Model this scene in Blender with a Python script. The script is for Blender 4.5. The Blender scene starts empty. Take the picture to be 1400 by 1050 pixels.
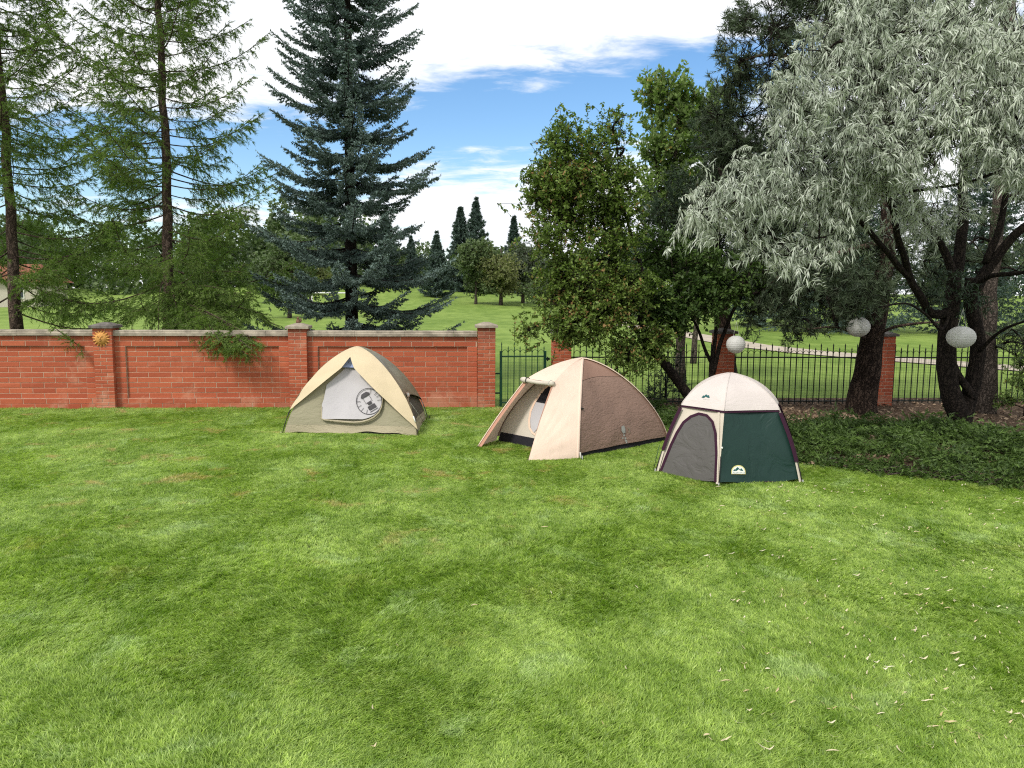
import bpy, bmesh, math, random
import numpy as np
from mathutils import Vector, Matrix, Quaternion, Euler, noise as mnoise

random.seed(7)
rng = np.random.default_rng(11)
PI = math.pi
scene = bpy.context.scene
COL = scene.collection

# ------------------------------------------------------------------ camera
CAM_H = 2.15
PITCH = math.radians(6.74)
ROLL = math.radians(0.40)
FPX = 1057.0                                   # focal length in pixels of the 1400 px wide photograph
cam_d = bpy.data.cameras.new('camera')
cam = bpy.data.objects.new('camera', cam_d)
COL.objects.link(cam)
cam_d.sensor_width = 36.0
cam_d.lens = FPX / 1400.0 * 36.0
cam_d.clip_start = 0.05
cam_d.clip_end = 3000.0
CQ = Euler((PI / 2 - PITCH, 0, 0)).to_quaternion() @ Quaternion((0, 0, 1), ROLL)
CP = Vector((0, 0, CAM_H))
cam.location = CP
cam.rotation_euler = CQ.to_euler()
scene.camera = cam

# ------------------------------------------------------------------ world, sun, exposure
SUN_DIR = Vector((-0.50, -0.62, 0.90)).normalized()      # towards the sun: high, left and behind the camera
world = bpy.data.worlds.new('World')
scene.world = world
world.use_nodes = True
SUN_EL = math.asin(SUN_DIR.z)
SUN_AZ = math.atan2(SUN_DIR.x, SUN_DIR.y)


class NT:
    """tiny helper to write node trees"""
    def __init__(self, tree):
        self.t = tree
        tree.nodes.clear()

    def n(self, typ, **kw):
        nd = self.t.nodes.new(typ)
        for k, v in kw.items():
            setattr(nd, k, v)
        return nd

    def put(self, sock, v):
        if isinstance(v, bpy.types.NodeSocket):
            self.t.links.new(v, sock)
        elif v is not None:
            sock.default_value = v

    def m(self, op, a, b=None, c=None, clamp=False):
        nd = self.n('ShaderNodeMath', operation=op, use_clamp=clamp)
        self.put(nd.inputs[0], a)
        self.put(nd.inputs[1], b)
        if c is not None:
            self.put(nd.inputs[2], c)
        return nd.outputs[0]

    def smooth(self, v, lo, hi, a=0.0, b=1.0):
        nd = self.n('ShaderNodeMapRange', interpolation_type='SMOOTHSTEP')
        self.put(nd.inputs[0], v)
        for i, q in zip((1, 2, 3, 4), (lo, hi, a, b)):
            self.put(nd.inputs[i], q)
        return nd.outputs[0]

    def noise(self, vec, scale, detail=4, rough=0.55, dist=0.0):
        nd = self.n('ShaderNodeTexNoise')
        self.put(nd.inputs['Vector'], vec)
        nd.inputs['Scale'].default_value = scale
        nd.inputs['Detail'].default_value = detail
        nd.inputs['Roughness'].default_value = rough
        nd.inputs['Distortion'].default_value = dist
        return nd.outputs[0]

    def mixc(self, f, a, b, blend='MIX'):
        nd = self.n('ShaderNodeMix', data_type='RGBA', blend_type=blend)
        self.put(nd.inputs[0], f)
        self.put(nd.inputs[6], a if isinstance(a, bpy.types.NodeSocket) else (*a, 1) if a is not None else None)
        self.put(nd.inputs[7], b if isinstance(b, bpy.types.NodeSocket) else (*b, 1) if b is not None else None)
        return nd.outputs[2]

    def comb(self, x, y, z):
        nd = self.n('ShaderNodeCombineXYZ')
        for i, v in enumerate((x, y, z)):
            self.put(nd.inputs[i], v)
        return nd.outputs[0]

    def bump(self, h, strength=0.3, dist=0.01, normal=None):
        nd = self.n('ShaderNodeBump')
        nd.inputs['Strength'].default_value = strength
        nd.inputs['Distance'].default_value = dist
        self.put(nd.inputs['Height'], h)
        if normal is not None:
            self.put(nd.inputs['Normal'], normal)
        return nd.outputs[0]


w = NT(world.node_tree)
sky = w.n('ShaderNodeTexSky', sky_type='NISHITA', sun_disc=False, sun_elevation=SUN_EL, sun_rotation=SUN_AZ)
sky.air_density = 1.0
sky.dust_density = 0.3
sky.ozone_density = 2.5
tc = w.n('ShaderNodeTexCoord')
sp = w.n('ShaderNodeSeparateXYZ')
w.put(sp.inputs[0], tc.outputs['Generated'])
x_, y_, z_ = sp.outputs
zc = w.m('MAXIMUM', z_, 0.0)
den = w.m('ADD', zc, 0.10)
cx = w.m('DIVIDE', x_, den)
cy = w.m('DIVIDE', y_, den)
az = w.m('MULTIPLY', w.m('ARCTAN2', x_, y_), 180 / PI)
el = w.m('MULTIPLY', w.m('ARCSINE', z_), 180 / PI)
cvec = w.comb(cx, cy, 3.3)
n_big = w.noise(cvec, 0.85, 7, 0.58, 0.25)
n_fine = w.noise(w.comb(w.m('MULTIPLY', cx, 1.0), w.m('MULTIPLY', cy, 1.6), 9.1), 3.4, 8, 0.6, 0.35)
# the gap of blue sky between the high cloud deck and the low cloud
c_el = w.m('MULTIPLY_ADD', az, 0.16, 11.9)
d_el = w.m('DIVIDE', w.m('SUBTRACT', el, c_el), 3.9)
gap = w.m('EXPONENT', w.m('MULTIPLY', w.m('MULTIPLY', d_el, d_el), -1.0))
gap = w.m('MULTIPLY', gap, w.smooth(az, 11.0, 26.0, 1.0, 0.25))
d2 = w.m('DIVIDE', w.m('SUBTRACT', el, 2.6), 1.6)
gap2 = w.m('EXPONENT', w.m('MULTIPLY', w.m('MULTIPLY', d2, d2), -1.0))
gap2 = w.m('MULTIPLY', gap2, w.smooth(az, -5.0, 1.0, 0.75, 0.1))
cov = w.m('ADD', w.m('MULTIPLY', n_big, 0.65), w.m('MULTIPLY', n_fine, 0.74))
cov = w.m('ADD', cov, -0.02)
cov = w.m('SUBTRACT', cov, w.m('MULTIPLY', gap, 0.44))
cov = w.m('SUBTRACT', cov, w.m('MULTIPLY', gap2, 0.26))
dens = w.smooth(cov, 0.33, 0.60)
grey = w.noise(w.comb(cx, cy, 21.0), 1.3, 5, 0.5)
ccol = w.mixc(w.smooth(grey, 0.38, 0.66), (0.88, 0.91, 0.96), (1.0, 1.0, 1.0))
bg1 = w.n('ShaderNodeBackground')
hs = w.n('ShaderNodeHueSaturation')
hs.inputs['Saturation'].default_value = 1.18
w.put(hs.inputs['Color'], sky.outputs[0])
w.put(bg1.inputs[0], hs.outputs[0])
bg1.inputs[1].default_value = 0.15
bg2 = w.n('ShaderNodeBackground')
w.put(bg2.inputs[0], ccol)
bg2.inputs[1].default_value = 1.05
mx = w.n('ShaderNodeMixShader')
w.put(mx.inputs[0], dens)
w.put(mx.inputs[1], bg1.outputs[0])
w.put(mx.inputs[2], bg2.outputs[0])
wo = w.n('ShaderNodeOutputWorld')
w.put(wo.inputs[0], mx.outputs[0])

sun_d = bpy.data.lights.new('sun', 'SUN')
sun_d.energy = 2.5
sun_d.angle = math.radians(11)
sun_d.color = (1.0, 0.955, 0.88)
sun = bpy.data.objects.new('sun', sun_d)
sun.rotation_euler = (-SUN_DIR).to_track_quat('-Z', 'Y').to_euler()
COL.objects.link(sun)

scene.view_settings.view_transform = 'Standard'
scene.view_settings.look = 'None'
scene.view_settings.gamma = 1.0
scene.view_settings.exposure = 0.22
scene.view_settings.use_curve_mapping = False
scene.cycles.use_denoising = False
scene.cycles.filter_width = 1.15
scene.cycles.max_bounces = 7
scene.cycles.diffuse_bounces = 3
scene.cycles.sample_clamp_indirect = 4.0


# ------------------------------------------------------------------ picture geometry -> places in the world
def ray(px, py):
    return CQ @ Vector(((px - 700) / FPX, -(py - 525) / FPX, -1.0))


def G(px, py, z=0.0):
    """ground point seen at a pixel"""
    d = ray(px, py)
    t = (z - CAM_H) / d.z
    return CP + d * t


def P(px, py, Y):
    """the point at distance Y ahead that is seen at a pixel"""
    d = ray(px, py)
    return CP + d * (Y / d.y)


CQI = CQ.inverted()


def proj(p):
    v = CQI @ (Vector(p) - CP)
    return 700 + FPX * v.x / -v.z, 525 - FPX * v.y / -v.z


# ------------------------------------------------------------------ object helpers
def setp(o, label=None, cat=None, group=None, kind=None):
    if label: o['label'] = label
    if cat: o['category'] = cat
    if group: o['group'] = group
    if kind: o['kind'] = kind
    return o


def thing(name, label, cat, loc=(0, 0, 0), rz=0.0, group=None):
    o = bpy.data.objects.new(name, None)
    o.empty_display_size = 0.2
    o.location = loc
    o.rotation_euler = (0, 0, rz)
    COL.objects.link(o)
    return setp(o, label, cat, group)


def link(name, me, mat=None, parent=None, smooth=False, loc=None, rot=None):
    o = bpy.data.objects.new(name, me)
    if mat is not None and len(me.materials) == 0:
        me.materials.append(mat)
    COL.objects.link(o)
    if parent is not None:
        o.parent = parent
    if loc is not None: o.location = loc
    if rot is not None: o.rotation_euler = rot
    if smooth:
        me.shade_smooth()
    return o


def world_child(o, parent):
    """keep world-space vertices although the parent empty has a location"""
    o.parent = parent
    o.matrix_parent_inverse = Matrix.LocRotScale(parent.location, parent.rotation_euler.to_quaternion(), None).inverted()
    return o


class MB:
    """mesh builder"""
    def __init__(self):
        self.v = []
        self.f = []

    def add(self, vs, fs):
        b = len(self.v)
        self.v += [tuple(p) for p in vs]
        self.f += [tuple(i + b for i in f) for f in fs]
        return self

    def box(self, x0, x1, y0, y1, z0, z1):
        return self.add([(x0, y0, z0), (x1, y0, z0), (x1, y1, z0), (x0, y1, z0), (x0, y0, z1), (x1, y0, z1), (x1, y1, z1), (x0, y1, z1)],
                        [(0, 3, 2, 1), (4, 5, 6, 7), (0, 1, 5, 4), (1, 2, 6, 5), (2, 3, 7, 6), (3, 0, 4, 7)])

    def bevbox(self, x0, x1, y0, y1, z0, z1, b=0.004):
        """box with a chamfer round the front (low y) face"""
        vs = [(x0 + b, y0, z0 + b), (x1 - b, y0, z0 + b), (x1 - b, y0, z1 - b), (x0 + b, y0, z1 - b),
              (x0, y0 + b, z0), (x1, y0 + b, z0), (x1, y0 + b, z1), (x0, y0 + b, z1),
              (x0, y1, z0), (x1, y1, z0), (x1, y1, z1), (x0, y1, z1)]
        fs = [(0, 1, 2, 3)]
        for i in range(4):
            j = (i + 1) % 4
            fs.append((4 + i, 4 + j, j, i))
            fs.append((8 + i, 8 + j, 4 + j, 4 + i))
        fs.append((11, 10, 9, 8))
        return self.add(vs, fs)

    def tube(self, pts, radii, sides=6, cap=True):
        pts = [Vector(p) for p in pts]
        n = len(pts)
        if not hasattr(radii, '__len__'): radii = [radii] * n
        vs = []
        up = Vector((0.31, 0.17, 0.93))
        a = None
        for i, p in enumerate(pts):
            t = (pts[min(i + 1, n - 1)] - pts[max(i - 1, 0)])
            if t.length < 1e-9: t = Vector((0, 0, 1))
            t.normalize()
            if a is None:
                a = t.cross(up)
                if a.length < 0.05: a = t.cross(Vector((1, 0, 0)))
            a = (a - t * a.dot(t)).normalized()
            b = t.cross(a)
            for k in range(sides):
                an = 2 * PI * k / sides
                vs.append(p + (a * math.cos(an) + b * math.sin(an)) * radii[i])
        fs = []
        for i in range(n - 1):
            for k in range(sides):
                k2 = (k + 1) % sides
                fs.append((i * sides + k, i * sides + k2, (i + 1) * sides + k2, (i + 1) * sides + k))
        if cap:
            fs.append(tuple(range(sides - 1, -1, -1)))
            fs.append(tuple((n - 1) * sides + k for k in range(sides)))
        return self.add(vs, fs)

    def mesh(self, name, mat=None):
        me = bpy.data.meshes.new(name)
        me.from_pydata(self.v, [], self.f)
        if mat: me.materials.append(mat)
        me.update()
        return me

    def build(self, name, mat, parent=None, smooth=False, loc=None, rot=None):
        return link(name, self.mesh(name, mat), None, parent, smooth, loc, rot)


def np_mesh(name, verts, faces, mat, parent=None, attr=None, smooth=False):
    """verts (N,3), faces (M,k) numpy arrays -> object"""
    me = bpy.data.meshes.new(name)
    nv, nf, k = len(verts), len(faces), faces.shape[1]
    me.vertices.add(nv)
    me.vertices.foreach_set('co', np.asarray(verts, np.float32).ravel())
    me.loops.add(nf * k)
    me.loops.foreach_set('vertex_index', np.asarray(faces, np.int32).ravel())
    me.polygons.add(nf)
    me.polygons.foreach_set('loop_start', np.arange(0, nf * k, k, dtype=np.int32))
    if attr is not None:
        a = me.attributes.new('tone', 'FLOAT', 'POINT')
        a.data.foreach_set('value', np.asarray(attr, np.float32))
    me.materials.append(mat)
    me.update(calc_edges=True)
    o = bpy.data.objects.new(name, me)
    COL.objects.link(o)
    if parent is not None: world_child(o, parent)
    if smooth: me.shade_smooth()
    return o


def grid(name, func, nu, nv, mat, parent=None, thick=0.0, wrap=None):
    vs, fs = [], []
    for j in range(nv + 1):
        for i in range(nu + 1):
            vs.append(tuple(func(i / nu, j / nv)))
    for j in range(nv):
        for i in range(nu):
            a = j * (nu + 1) + i
            fs.append((a, a + 1, a + nu + 2, a + nu + 1))
    me = bpy.data.meshes.new(name)
    me.from_pydata(vs, [], fs)
    me.materials.append(mat)
    me.shade_smooth()
    o = bpy.data.objects.new(name, me)
    COL.objects.link(o)
    if parent is not None: world_child(o, parent)
    return o


# ------------------------------------------------------------------ materials
def new_mat(name):
    m = bpy.data.materials.new(name)
    m.use_nodes = True
    return m, NT(m.node_tree)


def out_principled(t, col, rough=0.7, bump=None, spec=0.3, **kw):
    b = t.n('ShaderNodeBsdfPrincipled')
    t.put(b.inputs['Base Color'], col if isinstance(col, bpy.types.NodeSocket) else (*col, 1))
    t.put(b.inputs['Roughness'], rough)
    b.inputs['Specular IOR Level'].default_value = spec
    if bump is not None: t.put(b.inputs['Normal'], bump)
    for k, v in kw.items(): t.put(b.inputs[k.replace('_', ' ')], v)
    o = t.n('ShaderNodeOutputMaterial')
    t.put(o.inputs[0], b.outputs[0])
    return b


def simple_mat(name, col, rough=0.6, var=0.12, scale=8.0, bump=0.0, bdist=0.004, spec=0.3, stretch=None, col2=None):
    m, t = new_mat(name)
    tc = t.n('ShaderNodeTexCoord')
    vec = tc.outputs['Object']
    if stretch:
        mp = t.n('ShaderNodeMapping')
        mp.inputs['Scale'].default_value = stretch
        t.put(mp.inputs[0], vec)
        vec = mp.outputs[0]
    nz = t.noise(vec, scale, 5, 0.6)
    c2 = col2 if col2 else tuple(c * (1 - var * 2) for c in col)
    c = t.mixc(t.smooth(nz, 0.3, 0.7), c2, col)
    bp = t.bump(nz, bump, bdist) if bump else None
    out_principled(t, c, rough, bp, spec)
    return m


def leaf_mat(name, dark, light, accent=None, acc_thr=0.93, trans=0.35, rough=0.5, backc=None, spec=0.25, world_scale=0.7, tint=(1.0, 1.25, 0.55)):
    """foliage: tone attribute is the leaf's own random colour"""
    m, t = new_mat(name)
    at = t.n('ShaderNodeAttribute', attribute_name='tone')
    geo = t.n('ShaderNodeNewGeometry')
    nz = t.noise(geo.outputs['Position'], world_scale, 3, 0.5)
    f = t.m('ADD', t.m('MULTIPLY', at.outputs['Fac'], 0.65), t.m('MULTIPLY', t.m('SUBTRACT', nz, 0.3), 0.85), clamp=True)
    c = t.mixc(f, dark, light)
    if accent:
        c = t.mixc(t.smooth(t.m('ADD', at.outputs['Fac'], t.m('MULTIPLY', t.m('SUBTRACT', nz, 0.5), 0.5)), acc_thr - 0.03, acc_thr), c, accent)
    b = t.n('ShaderNodeBsdfPrincipled')
    t.put(b.inputs['Base Color'], c)
    b.inputs['Roughness'].default_value = rough
    b.inputs['Specular IOR Level'].default_value = spec
    tr = t.n('ShaderNodeBsdfTranslucent')
    tcol = t.mixc(1.0, c, tint, 'MULTIPLY')
    t.put(tr.inputs[0], tcol)
    mx = t.n('ShaderNodeMixShader')
    mx.inputs[0].default_value = trans
    t.put(mx.inputs[1], b.outputs[0])
    t.put(mx.inputs[2], tr.outputs[0])
    o = t.n('ShaderNodeOutputMaterial')
    t.put(o.inputs[0], mx.outputs[0])
    return m


def bark_mat(name, c1, c2, scale=9.0, strength=0.8, dist=0.03):
    m, t = new_mat(name)
    tc = t.n('ShaderNodeTexCoord')
    mp = t.n('ShaderNodeMapping')
    mp.inputs['Scale'].default_value = (1, 1, 0.28)
    t.put(mp.inputs[0], tc.outputs['Object'])
    vo = t.n('ShaderNodeTexVoronoi', feature='DISTANCE_TO_EDGE')
    vo.inputs['Scale'].default_value = scale
    wp = t.noise(tc.outputs['Object'], 5, 4)
    va = t.n('ShaderNodeVectorMath', operation='MULTIPLY_ADD')
    t.put(va.inputs[0], t.comb(wp, wp, wp))
    va.inputs[1].default_value = (0.55, 0.55, 0.3)
    t.put(va.inputs[2], mp.outputs[0])
    t.put(vo.inputs['Vector'], va.outputs[0])
    nz = t.noise(mp.outputs[0], scale * 3, 6, 0.7)
    hgt = t.m('ADD', t.m('MULTIPLY', t.smooth(vo.outputs['Distance'], 0.0, 0.25), 0.55), t.m('MULTIPLY', nz, 1.0))
    c = t.mixc(t.smooth(hgt, 0.35, 1.25), c1, c2)
    out_principled(t, c, 0.95, t.bump(hgt, strength, dist), 0.1)
    return m


M = {}
M['larch_bark'] = bark_mat('larch bark', (0.035, 0.025, 0.02), (0.17, 0.12, 0.095), 14)
M['pine_bark'] = bark_mat('pine bark', (0.016, 0.011, 0.009), (0.10, 0.07, 0.054), 15, 1.0, 0.05)
M['grey_bark'] = bark_mat('grey bark', (0.035, 0.029, 0.024), (0.15, 0.12, 0.10), 15, 0.9, 0.03)
M['dark_bark'] = bark_mat('dark bark', (0.010, 0.008, 0.007), (0.042, 0.032, 0.026), 18)
M['spruce_bark'] = bark_mat('spruce bark', (0.012, 0.010, 0.009), (0.045, 0.035, 0.03), 14)
M['mulch'] = simple_mat('mulch', (0.17, 0.115, 0.075), 0.95, 0.3, 30, 1.0, 0.03, 0.1, col2=(0.05, 0.032, 0.02))
M['larch'] = leaf_mat('larch needles', (0.07, 0.125, 0.025), (0.23, 0.32, 0.08), trans=0.45)
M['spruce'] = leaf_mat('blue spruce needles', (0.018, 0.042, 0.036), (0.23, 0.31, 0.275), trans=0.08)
M['silver'] = leaf_mat('silver willow leaves', (0.26, 0.305, 0.235), (0.77, 0.81, 0.71), trans=0.25, rough=0.55, tint=(1.0, 1.1, 0.8))
M['apple'] = leaf_mat('crab apple leaves', (0.07, 0.12, 0.025), (0.25, 0.34, 0.08), accent=(0.33, 0.20, 0.085), acc_thr=0.88, trans=0.3)
M['plum'] = leaf_mat('shrub leaves', (0.03, 0.065, 0.018), (0.13, 0.20, 0.05), accent=(0.42, 0.38, 0.08), acc_thr=1.04, trans=0.3)
M['poplar'] = leaf_mat('poplar leaves', (0.075, 0.13, 0.035), (0.28, 0.37, 0.12), accent=(0.40, 0.30, 0.09), acc_thr=0.95, trans=0.4)
M['pine'] = leaf_mat('pine needles', (0.035, 0.055, 0.032), (0.13, 0.17, 0.095), trans=0.15)
M['dark_pine'] = leaf_mat('dark pine needles', (0.018, 0.036, 0.02), (0.065, 0.10, 0.055), trans=0.15)
M['juniper'] = leaf_mat('juniper sprays', (0.012, 0.028, 0.009), (0.15, 0.24, 0.055), accent=(0.20, 0.13, 0.06), acc_thr=1.04, trans=0.2, world_scale=1.6)
M['far_green'] = leaf_mat('far foliage', (0.05, 0.085, 0.035), (0.15, 0.20, 0.085), accent=(0.30, 0.27, 0.09), acc_thr=1.02, trans=0.25, world_scale=0.12)
M['far_grey'] = leaf_mat('far grey foliage', (0.07, 0.095, 0.06), (0.18, 0.21, 0.14), trans=0.25, world_scale=0.2)
M['far_yellow'] = leaf_mat('far pale foliage', (0.09, 0.12, 0.045), (0.28, 0.28, 0.12), trans=0.3, world_scale=0.2)
M['far_spruce'] = leaf_mat('far spruce needles', (0.03, 0.055, 0.045), (0.10, 0.145, 0.12), trans=0.12, world_scale=0.15)
# ================================================================== the setting: ground
def gz(x, y):
    """height of the land beyond the garden fence"""
    r = 3.3 * np.exp(-((x + 22) / 30.0) ** 2 - ((y - 118) / 34.0) ** 2)
    r = r + 2.2 * np.exp(-((x + 90) / 45.0) ** 2 - ((y - 150) / 50.0) ** 2)
    r = r + 1.8 * np.exp(-((x - 70) / 40.0) ** 2 - ((y - 120) / 40.0) ** 2)
    r = r + 0.0035 * np.maximum(y - 150, 0)
    return r * np.clip((y - 22) / 30.0, 0, 1)


def gz1(x, y):
    return float(gz(np.float64(x), np.float64(y)))


def grass_ground_mat():
    m, t = new_mat('fairway grass')
    g = t.n('ShaderNodeNewGeometry')
    pos = g.outputs['Position']
    mp = t.n('ShaderNodeMapping')
    mp.inputs['Scale'].default_value = (1, 0.45, 1)
    t.put(mp.inputs[0], pos)
    n1 = t.noise(mp.outputs[0], 0.09, 4, 0.6)
    n2 = t.noise(mp.outputs[0], 1.1, 5, 0.65)
    n3 = t.noise(pos, 26, 4, 0.7)
    f = t.m('ADD', t.m('MULTIPLY', n1, 0.5), t.m('MULTIPLY', n2, 0.5))
    c = t.mixc(t.smooth(f, 0.36, 0.64), (0.125, 0.20, 0.035), (0.24, 0.33, 0.075))
    c = t.mixc(t.m('MULTIPLY', t.smooth(n3, 0.3, 0.75), 0.35), c, (0.055, 0.10, 0.018))
    out_principled(t, c, 0.9, t.bump(n3, 0.5, 0.03), 0.1)
    return m


M['fairway'] = grass_ground_mat()
xs = np.concatenate([np.linspace(-600, -130, 16), np.linspace(-120, 120, 81), np.linspace(130, 600, 16)])
ys = np.concatenate([np.linspace(-80, 10, 10), np.linspace(14, 200, 94), np.linspace(210, 1400, 20)])
XX, YY = np.meshgrid(xs, ys)
ZZ = gz(XX, YY)
V = np.stack([XX.ravel(), YY.ravel(), ZZ.ravel()], 1)
nx = len(xs)
ii, jj = np.meshgrid(np.arange(nx - 1), np.arange(len(ys) - 1))
a = (jj * nx + ii).ravel()
setp(np_mesh('ground', V, np.stack([a, a + 1, a + nx + 1, a + nx], 1), M['fairway'], smooth=True), kind='structure')

# the cart path across the fairway
path_px = [(808, 437.5), (838, 441), (862, 445), (910, 452), (963, 461), (1023, 472), (1104, 481), (1240, 492), (1400, 504), (1560, 517)]
M['path'] = simple_mat('path', (0.46, 0.40, 0.32), 0.95, 0.12, 0.8, 0.3, 0.02, 0.1)
cen = [G(px, py + 1) for px, py in path_px]
vs, fs = [], []
dense = []
for i in range(len(cen) - 1):
    for k in range(6):
        dense.append(cen[i].lerp(cen[i + 1], k / 6))
dense.append(cen[-1])
for i, p in enumerate(dense):
    t_ = dense[min(i + 1, len(dense) - 1)] - dense[max(i - 1, 0)]
    nrm = Vector((-t_.y, t_.x, 0)).normalized()
    for s in (-1, 1):
        q = p + nrm * s * 0.95
        vs.append((q.x, q.y, gz1(q.x, q.y) + 0.03))
for i in range(len(dense) - 1):
    fs.append((2 * i, 2 * i + 1, 2 * i + 3, 2 * i + 2))
o = MB().add(vs, fs).build('path', M['path'])
setp(o, kind='structure')


# ---- garden lawn: a soil-and-thatch sheet plus real blades
def lawn_color(t, pos, blade=True):
    mp = t.n('ShaderNodeMapping')
    mp.inputs['Rotation'].default_value = (0, 0, 0.5)
    mp.inputs['Scale'].default_value = (1.25, 0.8, 1.0)
    t.put(mp.inputs[0], pos)
    n1 = t.noise(mp.outputs[0], 1.05, 4, 0.6, 0.4)
    n2 = t.noise(mp.outputs[0], 4.2, 5, 0.7, 0.8)
    n4 = t.noise(pos, 1.5, 5, 0.7, 0.5)
    f = t.m('ADD', t.m('MULTIPLY', n1, 0.45), t.m('MULTIPLY', n2, 0.55))
    c = t.mixc(t.smooth(f, 0.32, 0.68), (0.165, 0.285, 0.025), (0.42, 0.54, 0.145))
    pale = t.smooth(t.noise(pos, 1.9, 4, 0.6, 0.6), 0.56, 0.68)
    c = t.mixc(t.m('MULTIPLY', pale, 0.55), c, (0.44, 0.56, 0.25))
    sx = t.n('ShaderNodeSeparateXYZ')
    t.put(sx.inputs[0], pos)
    # thin dry patches, mostly in the middle distance on the left, where the turf is worn
    reg = t.m('MULTIPLY', t.smooth(sx.outputs[1], 5.0, 8.0), t.smooth(sx.outputs[0], 3.0, -0.5))
    dry = t.m('MULTIPLY', t.smooth(n4, 0.56, 0.68), t.m('MULTIPLY_ADD', reg, 0.7, 0.15))
    c = t.mixc(dry, c, (0.50, 0.42, 0.17))
    return c


def blade_mat():
    m, t = new_mat('grass blades')
    g = t.n('ShaderNodeNewGeometry')
    c = lawn_color(t, g.outputs['Position'])
    oi = t.n('ShaderNodeObjectInfo')
    at = t.n('ShaderNodeAttribute', attribute_name='tone')
    v = t.m('MULTIPLY_ADD', at.outputs['Fac'], 1.05, 0.52)
    hs = t.n('ShaderNodeHueSaturation')
    t.put(hs.inputs['Value'], v)
    t.put(hs.inputs['Hue'], t.m('MULTIPLY_ADD', at.outputs['Fac'], -0.03, 0.515))
    t.put(hs.inputs['Color'], c)
    b = t.n('ShaderNodeBsdfPrincipled')
    t.put(b.inputs['Base Color'], hs.outputs[0])
    b.inputs['Roughness'].default_value = 0.42
    b.inputs['Specular IOR Level'].default_value = 0.4
    tr = t.n('ShaderNodeBsdfTranslucent')
    t.put(tr.inputs[0], t.mixc(1.0, hs.outputs[0], (1.15, 1.3, 0.6), 'MULTIPLY'))
    mx = t.n('ShaderNodeMixShader')
    mx.inputs[0].default_value = 0.4
    t.put(mx.inputs[1], b.outputs[0])
    t.put(mx.inputs[2], tr.outputs[0])
    oo = t.n('ShaderNodeOutputMaterial')
    t.put(oo.inputs[0], mx.outputs[0])
    return m


def thatch_mat():
    m, t = new_mat('lawn thatch')
    g = t.n('ShaderNodeNewGeometry')
    c = lawn_color(t, g.outputs['Position'])
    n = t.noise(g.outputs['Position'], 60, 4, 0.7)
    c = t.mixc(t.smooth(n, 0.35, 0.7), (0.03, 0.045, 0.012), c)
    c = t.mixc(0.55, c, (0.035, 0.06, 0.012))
    out_principled(t, c, 0.95, t.bump(n, 0.6, 0.02), 0.1)
    return m


M['blade'] = blade_mat()
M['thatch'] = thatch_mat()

bed_edge_px = [(868, 563), (905, 580), (1000, 618), (1098, 637), (1150, 642), (1200, 650), (1300, 659), (1400, 671), (1560, 694), (1800, 735)]
bed_edge = [G(px, py) for px, py in bed_edge_px]


def bed_limit(x):
    """y of the lawn/bed border at a given x (None left of the bed)"""
    b = bed_edge
    if x < b[0].x: return 99.0
    # the border is a polyline from far-left to near-right: take, for this x, the nearest crossing
    for i in range(len(b) - 1):
        if b[i].x <= x <= b[i + 1].x:
            f = (x - b[i].x) / (b[i + 1].x - b[i].x)
            return b[i].y + f * (b[i + 1].y - b[i].y)
    return b[-1].y


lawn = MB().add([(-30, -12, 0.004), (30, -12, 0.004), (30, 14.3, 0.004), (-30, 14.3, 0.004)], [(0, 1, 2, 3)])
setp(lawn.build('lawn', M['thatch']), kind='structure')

# planting bed with bark mulch, 4 mm and more above the lawn sheet, gently crowned
bvs, bfs = [], []
NX = 60
bx0, bx1 = bed_edge[0].x, 16.0
for i in range(NX + 1):
    x = bx0 + (bx1 - bx0) * i / NX
    yl = bed_limit(x)
    yf = 15.6 + 0.06 * x
    for j in range(9):
        v = j / 8
        y = yl + (yf - yl) * v
        bvs.append((x, y, 0.010 + 0.06 * math.sin(PI * min(1, v * 1.3)) + 0.012 * mnoise.noise(Vector((x * 3, y * 3, 0))) * (1 if 0 < j < 8 else 0)))
for i in range(NX):
    for j in range(8):
        a = i * 9 + j
        bfs.append((a, a + 9, a + 10, a + 1))
o = MB().add(bvs, bfs).build('planting_bed', M['mulch'], smooth=True)
setp(o, kind='structure')


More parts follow.
